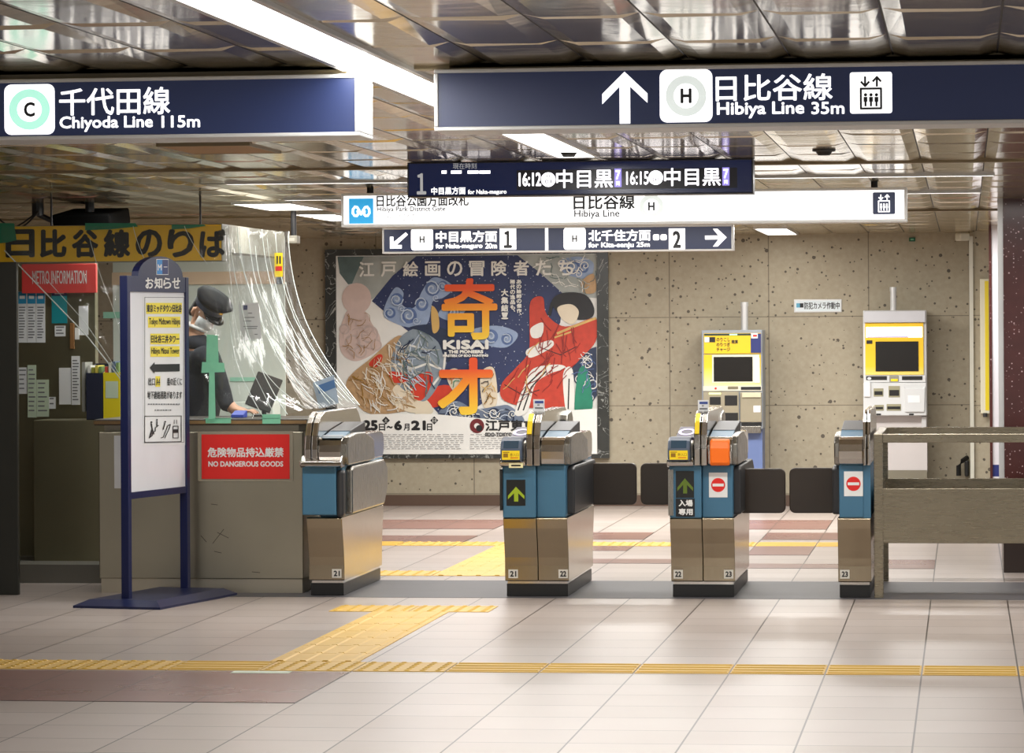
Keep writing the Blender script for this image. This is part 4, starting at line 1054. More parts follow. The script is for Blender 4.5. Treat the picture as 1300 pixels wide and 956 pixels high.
for p in ([(255, 680), (262, 688)], [(268, 640), (276, 641)], [(270, 690), (284, 672)], [(272, 700), (281, 702)], [(276, 676), (290, 683)], [(320, 726), (330, 727)]): f.ribbon(p, .7)
f.build('scratches', mat('scratch_dark', (66, 62, 54), .6), t)
ca0, ca1 = at(42.5, 620, 22.2)[0], at(127, 620, 22.2)[0]
counter('dark steel counter unit set back beside the dark olive pier', ca0, cx0+.06, 22.2, .42, at(85, 533.5, 22.2)[1], .1, M_booth_dark, mat('dark_kick_plate', (70, 66, 56), .5))
wt = MB(); wt.box(cx0-.02, cx1+.03, YC-.035, YC+.72, 1.042, 1.08)
wt = wt.build('counter_worktop', [mat('dark_worktop', (70, 60, 48), .35)], None, bevel=.006); centre(wt); tag(wt, 'long dark worktop with worn wooden edge lying on the steel counter', 'worktop')
e = MB(); e.box(cx0-.021, cx1+.031, YC-.040, YC-.034, 1.05, 1.070); e.build('wood_edge', mat('worn_wood_edge', (136, 108, 70), .5, var=.4, scale=10), wt)
# red sign in its clear sleeve
t = thing('dangerous_goods_sign', 'red No Dangerous Goods sign in a clear sleeve on the counter front', 'sign', (at(312, 608, YC)[0], YC, at(312, 608, YC)[1]))
m = MB(); slab(m, 251, 547.5, 372, 611, YC-.008, .003); m.build('clear_sleeve', mat('frosted_sleeve', (150, 142, 124), .2), t)
m = MB(); slab(m, 256, 551.5, 367.5, 608, YC-.012, .004); m.build('red_card', M_red, t)
f = Flat(YC-.013); text(f, '危険物品持込厳禁', 263.5, 568, 360, 580.5, bold=.35); text(f, 'NO DANGEROUS GOODS', 264.5, 585.5, 359.5, 592.5, bold=.3); f.build('lettering', M_white, t)
t = tag(centre((lambda m: (slab(m, 145, 553, 156, 620, YC-.006, .005), m)[1])(MB()).build('posted_notice', M_paper)), 'narrow white notice on the steel counter, half behind the blue notice stand', 'notice')

# things on the dark partition and back counter
YQ = 22.69
def paper(name, label, cat, box, cols, Y=YQ, group=None, rows=0, th=.004, hdr=None, fgm=M_grey_ink):
    m = MB(); slab(m, *box, Y, th); o = centre(m.build(name, cols)); tag(o, label, cat, group)
    x0, y0, x1, y1 = box; w, h = x1-x0, y1-y0
    if hdr:
        f = Flat(Y-.001); f.rect(x0+.5, y0+.5, x1-.5, y0+h*hdr[0]); g = f.build('heading', hdr[1], o)
        f = Flat(Y-.002); f.rect(x0+w*.2, y0+h*hdr[0]*.35, x1-w*.2, y0+h*hdr[0]*.6); f.build('heading_mark', M_white, o)
    if rows:
        f = Flat(Y-.001); random.seed(int(x0*7+y0))
        s = y0+h*(hdr[0]+.06 if hdr else .08)
        for k in range(rows):
            yy = s+(y1-h*.06-s)*k/rows
            f.rect(x0+w*.12, yy, x0+w*random.uniform(.6, .9), yy+min(1.6, h/rows*.45))
        f.build('print', fgm, o)
    return o
t = thing('information_sign', 'red Metro Information sign hanging behind the clear vinyl sheet', 'sign', (at(75, 372, YQ)[0], YQ, at(75, 372, YQ)[1]))
m = MB(); slab(m, 27.5, 335, 122, 372, YQ-.03, .035); m.build('panel', mat('faded_red_panel', (196, 62, 58), .4, emit=.12), t, bevel=.004)
letter('METRO INFORMATION', (41, 343.5, 110, 360.5), YQ-.032, M_white, t, .12)
M_cy = mat('cyan_print', (50, 150, 196), .5); M_teal = mat('teal_print', (22, 140, 150), .5)
for i, w in enumerate(('nearest the dark pier', 'middle one of three', 'nearest the teal leaflet')):
    a = 22.6+i*11.7; paper('brochure', 'white brochure with blue heading on the booth wall, '+w, 'brochure', (a, 370, a+11.2, 435), M_paper, group='blue-headed brochures on the booth wall', rows=12, hdr=(.24, M_cy))
paper('leaflet', 'teal and navy leaflet on the booth wall beside the blue-headed brochures', 'leaflet', (65.5, 370, 85, 410.5), M_teal, hdr=(.14, M_deep_blue), rows=0)
paper('memo_note', 'small white memo below the teal leaflet on the booth wall', 'note', (69.5, 413.5, 83, 427), M_paper, rows=3)
M_pgreen = mat('pale_green_paper', (196, 212, 188), .7)
paper('posted_notice', 'small white notice low on the booth wall beside the dark pier', 'notice', (23, 466.5, 34.5, 500), M_paper, rows=5)
paper('timetable_slip', 'tall greenish paper slip low on the booth wall, between white notice and map sheet', 'notice', (35, 463.5, 46, 530), M_pgreen, rows=10, Y=YQ-.006)
paper('map_sheet', 'pale green map sheet low on the booth wall above the dark counter', 'leaflet', (46.5, 482, 62, 529), M_pgreen, rows=7, Y=YQ-.003)
paper('memo_note', 'small torn white note sticking out right of the pale green map sheet', 'note', (62, 504, 70.5, 519), M_paper, rows=2)
paper('leaflet', 'white leaflet hanging on the booth wall left of the tall white slip', 'leaflet', (75, 467, 90, 513.5), M_paper, Y=YQ-.01)
paper('timetable_slip', 'tall white slip hanging on the booth wall left of the dark magazine file', 'notice', (90.8, 452, 101.5, 514), M_paper, rows=14, Y=YQ-.014)
o = (lambda m: (slab(m, 88.5, 410, 94, 443, YQ-.02, .018), m)[1])(MB()).build('wooden_key_tag', mat('wooden_tag', (136, 96, 56), .5, var=.3), bevel=.003); tag(centre(o), 'wooden key tag hanging on the booth wall', 'key tag')
paper('switch_plate', 'small white switch plate on the booth wall beside the wooden tag', 'switch', (95, 416, 100, 431), M_white, Y=YQ-.012, th=.012)
paper('posted_notice', 'white sheet on the booth wall above the tall white slip', 'notice', (100, 388.5, 112, 425.5), M_paper, rows=0)
# magazine files standing on the back counter
zca = at(85, 533.5, 22.2)[1]
def magazine_file(label, x0, x1, ytop, m, inserts, lab=None):
    Yf = 22.24; X0, _ = at(x0, 500, Yf); X1, _ = at(x1, 500, Yf); _, Z1 = at((x0+x1)/2, ytop, Yf)
    t = thing('magazine_file', label, 'file', ((X0+X1)/2, Yf+.12, zca), 'magazine files on the booth counter')
    b = MB(); b.box(X0, X1, Yf, Yf+.006, zca, Z1); b.prism_x([(Yf+.006, zca), (Yf+.25, zca), (Yf+.25, Z1+.06), (Yf+.006, Z1)], X0, X0+.005); b.prism_x([(Yf+.006, zca), (Yf+.25, zca), (Yf+.25, Z1+.06), (Yf+.006, Z1)], X1-.005, X1)
    b.box(X0, X1, Yf+.25, Yf+.256, zca, Z1+.06); b.box(X0, X1, Yf, Yf+.25, zca, zca+.005); b.build('box', m, t)
    if lab: f = Flat(Yf-.001); f.rect(*lab); f.build('label_card', M_pgreen, t)
    n = len(inserts); w = (X1-X0-.012)/n
    for i, c in enumerate(inserts):
        h = random.uniform(.03, .075); k = MB(); k.box(X0+.006+i*w, X0+.006+i*w+w*.7, Yf+.02, Yf+.2, zca+.006, Z1+h)
        o = centre(k.build('booklet', mat('booklet_%d_%d_%d' % c, c, .6))); names = {(204, 190, 80): 'yellow', (150, 150, 60): 'olive', (214, 214, 206): 'white', (190, 70, 60): 'red', (120, 150, 90): 'green', (90, 110, 140): 'blue'}
        tag(o, '%s booklet standing in the %s magazine file, %s' % (names[c], 'yellow' if lab else 'dark navy', ('first from the left', 'second from the left', 'third from the left', 'fourth from the left')[i]), 'booklet', 'booklets in the magazine files')
magazine_file('dark navy magazine file on the booth counter', 109.5, 130.5, 473.5, mat('dark_navy_card', (26, 32, 54), .5), [(214, 214, 206), (150, 150, 60), (204, 190, 80), (120, 150, 90)])
magazine_file('yellow magazine file on the booth counter beside the blue notice stand', 131.2, 152.5, 473, mat('yellow_card', (224, 206, 24), .5), [(190, 70, 60), (214, 214, 206), (90, 110, 140), (120, 150, 90)], (134, 484, 150, 505.5))
o = (lambda m: (slab(m, 104, 460, 108, 522.5, 22.26, .2), m)[1])(MB()).build('document_folder', mat('clear_folder', (160, 160, 152), .3)); o.location.z += 0; tag(centre(o), 'thin grey document folder standing beside the dark navy magazine file', 'folder')
# black monitor hung from the ceiling, with its bracket and cables
Ym = 22.3; X0, _ = at(78, 260, Ym); X1, _ = at(150, 260, Ym)
t = thing('ceiling_monitor', 'black box monitor tilted under the ceiling behind the yellow header', 'monitor', ((X0+X1)/2, Ym, CEIL))
m = MB(); m.prism_x([(Ym-.25, CEIL-.09), (Ym+.3, CEIL-.03), (Ym+.35, CEIL-.13), (Ym-.2, CEIL-.19)], X0, X1); m.build('housing', mat('matt_black', (9, 9, 9), .9, spec=.1), t, bevel=.01)
X = at(53, 240, Ym)[0]
m = MB(); m.tube([(X, Ym-.1, CEIL), (X, Ym-.1, CEIL-.09)], .04, 12); m.tube([(X, Ym-.1, CEIL-.08), (X+.1, Ym-.05, CEIL-.13), (X0+.02, Ym, CEIL-.12)], .018, 8); m.build('bracket', M_dark, t)
MB().tube([((X0+X1)/2, Ym, CEIL-.1), ((X0+X1)/2, Ym, CEIL-.002)], .03, 10).build('mount', M_dark, t)
for k, (a, b) in enumerate(((-.25, .12), (-.5, .16))):
    m = MB(); m.tube([(X+a*(1-s)+.02*s, Ym-.15, CEIL-.06-b*math.sin(s*PI)*.7-.05*(1-s)) for s in [i/10 for i in range(11)]], .006, 6); m.build('cable', M_black, t)
for px, py, Yg, lab in ((371, 303, 23.6, 'small grey box fixed under the ceiling beside the booth corner'),):
    t = thing('junction_box', lab, 'box', (at(px, py, Yg)[0], Yg, at(px, py, Yg)[1]))
    m = MB(); x0, x1, z0, z1 = slab(m, 364.5, 299, 377, 309, Yg, .12); m.build('casing', mat('box_grey', (140, 136, 124), .5), t, bevel=.005)
    MB().tube([((x0+x1)/2, Yg+.06, z1-.002), ((x0+x1)/2, Yg+.06, CEIL-.002)], .02, 10).build('stem', M_dark, t)
    Flat(Yg-.001).rect(367, 302, 374, 306).build('cover_plate', mat('box_light', (176, 172, 160), .5), t)
# inside, right of the attendant
m = MB(); Yt = 21.7; 
t = thing('desk_monitor', 'dark desk monitor leaning back on the counter behind the vinyl sheet', 'monitor', (at(385, 530, 21.5)[0], 21.5, 1.08))
Xa, Xb = at(318, 500, 21.66)[0], at(350, 500, 21.66)[0]
m = MB(Matrix.Translation(((Xa+Xb)/2, 21.66, 1.22)) @ Matrix.Rotation(.35, 4, 'Y') @ Matrix.Rotation(-.25, 4, 'X')); m.box(-.085, .085, -.012, .012, -.10, .13); m.build('screen', M_dark, t, bevel=.006)
MB().box((Xa+Xb)/2-.06, (Xa+Xb)/2+.06, 21.6, 21.74, 1.081, 1.092).build('foot', M_dark, t, bevel=.003); MB().tube([((Xa+Xb)/2, 21.69, 1.09), ((Xa+Xb)/2, 21.68, 1.22)], .015, 10).build('neck', M_dark, t)
o = (lambda m: (m.prism_x([(21.3, 1.081), (21.42, 1.081), (21.42, 1.125), (21.3, 1.1)], at(293, 520, 21.3)[0], at(309, 520, 21.3)[0]), m)[1])(MB()).build('cash_tray', mat('blue_plastic_tray', (30, 70, 200), .4), bevel=.004); tag(centre(o), 'small bright blue tray on the counter in front of the attendant', 'tray')
t = thing('booth_cabinet', 'pale cabinet against the booth back wall behind the attendant', 'cabinet', (at(330, 520, 24.2)[0], 24.2, .12))
Xa, Xb = at(296, 500, 24.1)[0], at(346, 500, 24.1)[0]
MB().box(Xa, Xb, 24.1, 24.39, .12, 1.12).build('body', M_inner, t, bevel=.006)
for k in range(2): d_ = MB().box(Xa+.012+k*(Xb-Xa)/2, Xa-.012+(k+1)*(Xb-Xa)/2, 24.085, 24.1, .16, 1.08).build('door', mat('cabinet_door', (186, 192, 186), .5), t, bevel=.003); MB().box((Xa+Xb)/2+(.03 if k else -.045), (Xa+Xb)/2+(.045 if k else -.03), 24.07, 24.086, .62, .74).build('handle', M_chrome, d_)
M_glassg = mat('pale_green_film', (150, 205, 180), .5)
for i, (b, w) in enumerate((((131, 396, 156, 404), 'left of the blue notice stand'), ((205, 348, 284, 358), 'above the attendant'), ((292, 479, 345, 484), 'right of the attendant'))):
    o = (lambda m: (slab(m, *b, 24.388, .008), m)[1])(MB()).build('shelf_rail', M_glassg); tag(centre(o), 'pale green rail on the booth back wall, '+w, 'rail', 'green rails inside the booth')
# booth ceiling lamp

# ------------------------------------------------------------------ blue notice stand
P1, P2 = (at(161, 764, 20.05)[0], 20.05), (at(235.5, 751, 20.89)[0], 20.89)
d2 = Vector((P2[0]-P1[0], P2[1]-P1[1])); WS = d2.length; d2 /= WS
MS = Matrix(((d2.x, -d2.y, 0, P1[0]), (d2.y, d2.x, 0, P1[1]), (0, 0, 1, 0), (0, 0, 0, 1)))
def st(px, py):
    d = ray(px, py); n = Vector((d2.y, -d2.x, 0)); k = n.dot(Vector((P1[0], P1[1], EYE))-Vector((0, 0, EYE)))/n.dot(d)
    p = d*k; return (p.x-P1[0])*d2.x+(p.y-P1[1])*d2.y, EYE+p.z
t = thing('notice_stand', 'tall blue framed notice stand with arched header in front of the counter', 'notice stand', (P1[0]+d2.x*WS/2, P1[1]+d2.y*WS/2, 0))
zt_ = st(161, 350)[1]; za = st(200, 325.5)[1]; zh = st(200, 371)[1]; zp = st(200, 621)[1]
b = MB(MS); o_ = [(-.24, -.27), (WS+.24-.1, -.27), (WS+.14, .27), (-.24, .27)]
fl0 = [(-.21, -.31), (WS+.08, -.31), (WS+.08, .25), (-.21, .25)]; fl1 = [(-.11, -.24), (WS+.03, -.24), (WS+.03, .19), (-.11, .19)]
b.add([(x, y, 0) for x, y in fl0]+[(x, y, .014) for x, y in fl0]+[(x, y, .046) for x, y in fl1], [(0, 1, 2, 3), (8, 9, 10, 11)]+[(i, (i+1) % 4, 4+(i+1) % 4, 4+i) for i in range(4)]+[(4+i, 4+(i+1) % 4, 8+(i+1) % 4, 8+i) for i in range(4)])
b.build('base', mat('navy_base_plate', (26, 34, 70), .35), t)
for u in (0, WS): m = MB(MS); m.box(u-.022, u+.022, -.025, .025, .038, zt_); m.build('post', M_navy_stand, t, bevel=.003)
ua0, ua1 = st(171, 345)[0], st(228, 345)[0]
pts = [(0.022, zh), (WS-.022, zh), (WS-.022, zt_)]+[((ua0+ua1)/2+(ua1-ua0)/2*math.cos(a), zt_+(za-zt_)*math.sin(a)) for a in [i*PI/14 for i in range(15)]]+[(.022, zt_)]
m = MB(MS); m.prism_y(pts, -.022, .022); m.build('arched_header', M_navy_stand, t)
m = MB(MS); m.box(.022, WS-.022, -.02, .02, zp-.04, zp); m.build('bottom_rail', M_navy_stand, t)
m = MB(MS); m.box(.022, WS-.022, -.012, .012, zp, zh); m.build('white_panel', mat('white_panel', (222, 224, 230), .3), t)
SF = lambda lift: Flat(-.022-lift, fn=st, M=MS)
f = SF(.002)
for i, ch in enumerate('お知らせ'): text(f, ch, 180+i*11.3, 352.5, 190.3+i*11.3, 366.5, bold=.35)
f.build('lettering', M_white, t)
f = SF(.001); f.rect(194, 329, 209.5, 349); f.use(1); f.rect(194.6, 329.8, 201.5, 348.2, .001); f.use(2); f.rect(201.5, 329.8, 209, 348.2, .001); f.use(0)
f.ribbon([(196, 343), (196, 336), (198, 340), (200, 336), (200, 343)], 1.2, .002); f.rect(203, 338.5, 207.5, 339.5, .002); f.build('railway_mark', [M_white, mat('sky_blue_print', (40, 140, 216), .5), M_deep_blue], t)
SP = lambda lift: Flat(-.0125-lift, fn=st, M=MS)
sh = SP(.001).rect(179, 375.5, 233, 565).build('notice_sheet', M_paper, t)
f = SP(.002); f.ribbon([(181, 377.5), (230.5, 377.5), (230.5, 561.5), (181, 562.5), (181, 377.5)], .7)
f.build('border', M_grey_ink, sh)
f = SP(.003)
for b_ in ((182.5, 384.5, 228, 398.5), (185, 402, 226, 416), (188, 423.5, 225, 437), (188, 439.5, 225, 453), (194.5, 477.5, 200.5, 491)): f.rect(*b_)
f.build('yellow_highlight', mat('highlighter_yellow', (240, 222, 70), .6), sh)
f = SP(.0045)
for s_, b_, bo in (('東京ミッドタウン日比谷', (183, 386.5, 227.5, 396.5), .25), ('Tokyo Midtown Hibiya', (186, 404, 225.5, 414.5), .1), ('日比谷三井タワー', (188.5, 425.5, 224.5, 435.5), .25), ('Hibiya Mitsui Tower', (189, 441.5, 224.5, 451.5), .1),
                 ('出口', (185, 479.5, 193.5, 489.5), .1), ('A4', (195, 480, 200, 489), .1), ('番の近くに', (209, 479.5, 228, 489.5), .1), ('地下連絡通路があります', (184, 496.5, 228, 506.5), .1)): text(f, s_, *b_, bold=bo)
f.poly([(187, 467), (193, 459.5), (193, 462.5), (225, 462), (225, 471.5), (193, 472), (193, 474.5)])
# stairs, escalator and lift symbols
f.ribbon([(180.5, 528.5), (227, 528), (227, 560.5), (180.5, 561.5), (180.5, 528.5)], .8)
f.disc(189, 536, 1.2); f.ribbon([(189, 538), (190, 545), (188, 551), (187, 555)], 1.6); f.ribbon([(190, 545), (192, 551)], 1.5); f.ribbon([(186, 556), (190, 553), (190, 550), (194, 547), (194, 543), (198, 540)], 1.1); f.disc(196, 533, 1.1); f.ribbon([(196, 535), (196, 541)], 1.5)
f.disc(206.5, 535.5, 1.1); f.ribbon([(206, 537.5), (204, 545)], 1.5); f.ribbon([(201, 556), (204, 555), (210, 540), (213, 539), (212, 543), (206, 556)], 1)
f.ribbon([(216.5, 541), (223, 541), (223, 556), (216.5, 556), (216.5, 541)], .9); f.rect(216.5, 545, 223, 549.5); f.ribbon([(218, 533), (218, 538)], .7); f.ribbon([(221, 533), (221, 538)], .7)
f.build('print', M_ink, sh)
f = SP(.0045)
for yy, a, b_ in ((513, 184.5, 225), (520.5, 193, 215)):
    x = a
    while x < b_: w = random.uniform(1, 3); f.rect(x, yy-.6, min(b_, x+w), yy+1); x += w+.8
f.build('small_print', M_grey_ink, sh)

# wall side of the passage: narrow boards by the pillar
Yv = 31.25; X0, _ = at(1244.5, 440, Yv); X1, _ = at(1256, 440, Yv); z0, z1 = at(1250, 525, Yv)[1], at(1250, 354, Yv)[1]
t = thing('column_sign', 'narrow cream and yellow upright board on the wall left of the granite pillar', 'sign', ((X0+X1)/2, Yv, z0))
MB().box(X0, X1, Yv-.03, Yv+.05, z0, z1).build('board', mat('cream_board', (224, 220, 196), .4), t, bevel=.006); MB().box((X0+X1)/2+.002, X1-.004, Yv-.036, Yv-.028, z0+.03, z1-.02).build('yellow_strip', mat('board_yellow', (232, 208, 30), .5), t)
MB().tube([((X0+X1)/2, Yv-.02, z0-.03), ((X0+X1)/2, Yv-.02, z0+.005)], .02, 10).build('fixing', M_dark, t)
Yv = 29.4; X0, _ = at(1257, 440, Yv); X1, _ = at(1269, 440, Yv)
t = thing('pilaster_panel', 'tall narrow white panel with blue foot beside the granite pillar', 'panel', ((X0+X1)/2, Yv, 0))
zb_ = at(1262, 590, Yv)[1]; zc_ = at(1262, 605, Yv)[1]
MB().box(X0+.015, X1+.5, Yv, Yv+.1, zb_, CEIL-.01).build('panel', mat('cool_white_panel', (216, 214, 220), .4), t); MB().box(X0+.015, X1+.5, Yv, Yv+.1, zc_, zb_).build('blue_band', M_deep_blue, t); MB().box(X0+.015, X1+.5, Yv, Yv+.1, 0, zc_).build('foot', mat('cool_white_panel', (216, 214, 220), .4), t)
MB().box(X0-.006, X0+.015, Yv-.01, Yv+.1, 0, CEIL-.01).build('granite_edge', M_granite, t)
t = thing('wall_speaker', 'small cream speaker on the wall corner just under the ceiling', 'speaker', (at(1224, 300, 31.3)[0], 31.3, at(1224, 300, 31.3)[1]))
X, Z = at(1226, 301, 31.3); MB(Matrix.Translation((X-.03, 31.2, Z)) @ Matrix.Rotation(.5, 4, 'Z')).box(-.05, .05, -.05, .05, -.035, .035).build('casing', mat('cream_plastic', (206, 202, 184), .5), t, bevel=.012)
MB().tube([(X-.02, 31.22, Z), (X, 31.31, Z+.01)], .015, 8).build('bracket', M_dark, t)
t = thing('door_holder', 'black hooked holder low on the wall behind the steel fence', 'holder', (at(1224, 603, 31.5)[0], 31.5, at(1224, 603, 31.5)[1]))
m = MB(); m.tube([(*[at(1217, 604, 31.5)[0]], 31.5, at(1217, 604, 31.5)[1]), (at(1217, 592, 31.5)[0], 31.5, at(1217, 592, 31.5)[1]), (at(1222, 585, 31.5)[0], 31.5, at(1222, 585, 31.5)[1]), (at(1228, 581, 31.5)[0], 31.55, at(1228, 581, 31.5)[1])], .022, 8); m.build('hook', M_black, t)
m = MB(); slab(m, 1224.5, 585, 1230, 605, 31.5, .08); m.build('body', M_black, t, bevel=.01)
for px, lab in ((1158, 'above the pale grey machine'), (915, 'right of the navy direction sign')):
    t = thing('exit_tag', 'tiny green plate under the ceiling on the wall, '+lab, 'plate', (at(px, 304, YB)[0], YB, at(px, 304, YB)[1]), 'tiny green plates')
    m = MB(); slab(m, px-4, 301.5, px+4, 306.5, YB-.02, .019); m.build('plate', mat('dark_green_plate', (20, 92, 66), .5), t); Flat(YB-.021).rect(px-2, 303, px+2, 305).build('mark', mat('light_green', (120, 190, 150), .5), t)

# ------------------------------------------------------------------ clear vinyl sheet taped to the booth
def vinyl_mat():
    t = NT('clear_vinyl'); nt = t.t
    tr = t.n('ShaderNodeBsdfTransparent'); tr.inputs[0].default_value = (.94, .96, .95, 1)
    gl = t.n('ShaderNodeBsdfGlossy'); gl.inputs['Roughness'].default_value = .06
    df = t.n('ShaderNodeBsdfDiffuse'); df.inputs[0].default_value = (.9, .93, .92, 1)
    nz = t.noise(7, 4); bp = t.n('ShaderNodeBump'); bp.inputs['Strength'].default_value = .22; bp.inputs['Distance'].default_value = .03
    t.l(nz, bp.inputs['Height']); t.l(bp.outputs[0], gl.inputs['Normal'])
    lw = t.n('ShaderNodeLayerWeight'); lw.inputs['Blend'].default_value = .28; t.l(bp.outputs[0], lw.inputs['Normal'])
    m1 = t.n('ShaderNodeMixShader'); m1.inputs[0].default_value = .035; t.l(tr.outputs[0], m1.inputs[1]); t.l(df.outputs[0], m1.inputs[2])
    m2 = t.n('ShaderNodeMixShader'); f = t.math('ADD', t.math('MULTIPLY', t.math('POWER', lw.outputs['Facing'], 2.2), .30), .03, clamp=True)
    t.l(f, m2.inputs[0]); t.l(m1.outputs[0], m2.inputs[1]); t.l(gl.outputs[0], m2.inputs[2]); t.l(m2.outputs[0], t.out.inputs['Surface'])
    return t.m
M_vinyl = vinyl_mat()
TOP = [(0, (2, 287, 21.2)), (.6, (281, 287, 21.2)), (.63, (287, 287.5, 21.25)), (1, (367, 294, 23.32))]
BOT = [(0, (6, 318, 21.2)), (.1, (62, 376, 21.15)), (.2, (112, 428, 21.1)), (.3, (154, 482, 21.05)), (.34, (168, 531.5, 21.02)), (.45, (240, 533, 21.0)), (.62, (320, 533, 21.0)), (.8, (388, 531, 21.15)), (1, (457, 523, 22.3))]
def pick(tab, s):
    for (a, p), (b, q) in zip(tab, tab[1:]):
        if s <= b: k = (s-a)/(b-a); return tuple(p[i]+(q[i]-p[i])*k for i in range(3))
    return tab[-1][1]
def sheet_pt(s, v):
    a = pick(TOP, s); b = pick(BOT, s)
    A = Vector((at(a[0], a[1], a[2])[0], a[2], at(a[0], a[1], a[2])[1])); B = Vector((at(b[0], b[1], b[2])[0], b[2], at(b[0], b[1], b[2])[1]))
    B.z = max(B.z, 1.086+.05*min(1, max(0, (s-.7)/.1)))
    ex = v**2.2 if s > .6 else v
    w = ex*min(1, max(0, (s-.55)/.2))+v*(1-min(1, max(0, (s-.55)/.2)))
    p = Vector((A.x+(B.x-A.x)*w, A.y+(B.y-A.y)*w, A.z+(B.z-A.z)*v))
    env = math.sin(PI*min(1, v*1.02))**.6
    n = mnoise.noise(Vector((s*9, v*2.2, 1.3)))*.06+mnoise.noise(Vector((s*24, v*2.5, 5.1)))*.020+mnoise.noise(Vector((s*50+v*10, v*4, 9)))*.004
    amp = env*(.5+1.1*min(1, max(0, (s-.3)/.3)))
    return p+Vector((n*amp*.35, -abs(n)*amp*.9-.004, 0))
NU, NV = 190, 80
vs = []; fs = []
for i in range(NU+1):
    for j in range(NV+1): vs.append(sheet_pt(i/NU, j/NV))
for i in range(NU):
    for j in range(NV): k = i*(NV+1)+j; fs.append((k, k+1, k+NV+2, k+NV+1))
vt = thing('vinyl_sheet', 'clear crumpled vinyl sheet taped from the yellow header down to the counter', 'plastic sheet', (vs[NV*100].x, 21.2, 1.083))
off = Vector(vt.location)
m = MB(); m.add(vs, fs); sh_ = m.build('film', M_vinyl, vt, smooth=True)
def edge(path, r, name='folded_edge'):
    k = MB(); k.tube(path, r, 8); k.build(name, mat('milky_fold_highlight', (226, 236, 232), .15, spec=.8), vt, smooth=True)  # milky colour puts the folds' bright highlights into the tubes
edge([sheet_pt(s/40*.32, 1)+Vector((0, -.004, 0)) for s in range(41)], .004)
edge([sheet_pt(1, v/30)+Vector((0, -.004, 0)) for v in range(31)], .003)
# crease ridges in milky white, painting the bright streaks down the sheet
for s0, s1, v0, v1, r in ((.64, .74, .05, 1, .0028), (.70, .86, .0, 1, .003), (.76, .92, .02, .98, .0022), (.84, .95, .0, .97, .003), (.92, .985, .02, .99, .0026), (.60, .66, .5, 1, .0022), (.10, .30, .75, .98, .002), (.88, .90, .35, .98, .0022), (.66, .80, .55, .99, .0022), (.72, .83, .1, .95, .0018), (.80, .94, .1, 1, .0018), (.87, .97, .05, .98, .002), (.62, .70, .2, .98, .0016), (.95, .995, .3, 1, .002), (.36, .42, .0, .35, .0016), (.5, .55, .0, .2, .0016), (.24, .31, .1, .7, .0016)):
    edge([sheet_pt(s0+(s1-s0)*(k/36)**1.3, v0+(v1-v0)*k/36)+Vector((0, -.003, 0)) for k in range(37)], r, 'crease_highlight')
def near_sheet(px, py):
    best = None
    for v in vs:
        w = Vector((v.x, v.y, v.z-EYE)); d = w.dot(_f); q = (650+FPX*w.dot(_r2)/d-px)**2+(HY-FPX*w.dot(_u2)/d-py)**2
        if best is None or q < best[0]: best = (q, v)
    return best[1].y
M_tape = mat('mint_masking_tape', (128, 202, 168), .55, var=.15, scale=20); M_gtape = mat('dark_green_tape', (36, 128, 92), .5, var=.2, scale=20)
for box, mm in (((256, 460, 285, 473), M_tape), ((262, 425, 277, 462), M_tape), ((265, 472, 273, 532), M_tape)):
    Yt = min(near_sheet(box[0], box[1]), near_sheet(box[2], box[3]), near_sheet((box[0]+box[2])/2, (box[1]+box[3])/2))-.006
    f = Flat(Yt); w = box[2]-box[0]; f.poly([(box[0]+.6, box[1]-.5), (box[2]-.4, box[1]+.8), (box[2]+.5, box[3]-.7), (box[0]-.5, box[3]+.4)]); f.build('tape', mm, vt)
for box in ((261, 531, 293, 537.5), (333, 526, 356, 538)):
    m = MB(); slab(m, *box, YC-.048, .004); m.box(at(box[0], 530, YC)[0], at(box[2], 530, YC)[0], YC-.048, YC+.05, 1.082, 1.085); m.build('tape', M_tape, vt)
for box in ((-4, 283, 21, 309), (108, 283, 175, 292), (218, 285, 262, 291)):
    f = Flat(YH-.03); f.poly([(box[0], box[1]), (box[2]-3, box[1]+.5), (box[2], box[3]-4), (box[0]+(box[2]-box[0])*.5, box[3]-1), (box[0], box[3])]); f.build('tape', M_gtape, vt)
Yt = near_sheet(318, 408)-.012
t = thing('vinyl_notice', 'white printed notice stuck on the clear vinyl sheet beside the attendant', 'notice', (at(318, 432, Yt)[0], Yt, at(318, 432, Yt)[1]))
f = Flat(Yt); f.poly([(303, 385.5), (328.5, 384), (332, 430), (305.5, 432.5)]); f.mb.add([], []); sheet = f.build('sheet', M_paper, t)
f = Flat(Yt-.001); f.rect(309, 387.5, 314, 393.5); f.use(1)
for yy, a, b in ((397, 315, 320), (402.5, 309, 323), (407, 309, 319), (414, 309, 327), (416.5, 311, 326), (424, 323, 327)): f.rect(a, yy, b, yy+1)
f.build('print', [M_deep_blue, M_grey_ink], sheet)
Yt = near_sheet(354, 335)-.012
t = thing('vinyl_label', 'small yellow and red label on the vinyl sheet near its top corner', 'label', (at(354, 352, Yt)[0], Yt, at(354, 352, Yt)[1]))
f = Flat(Yt); f.rect(348.5, 321, 359, 351.5); lb = f.build('card', M_yellow, t); f = Flat(Yt-.001); f.rect(349.5, 338, 358, 344); f.build('red_block', M_red, lb); f = Flat(Yt-.001); f.rect(351, 325, 353, 335); f.rect(354.5, 325, 356.5, 335); f.build('print', M_ink, lb)

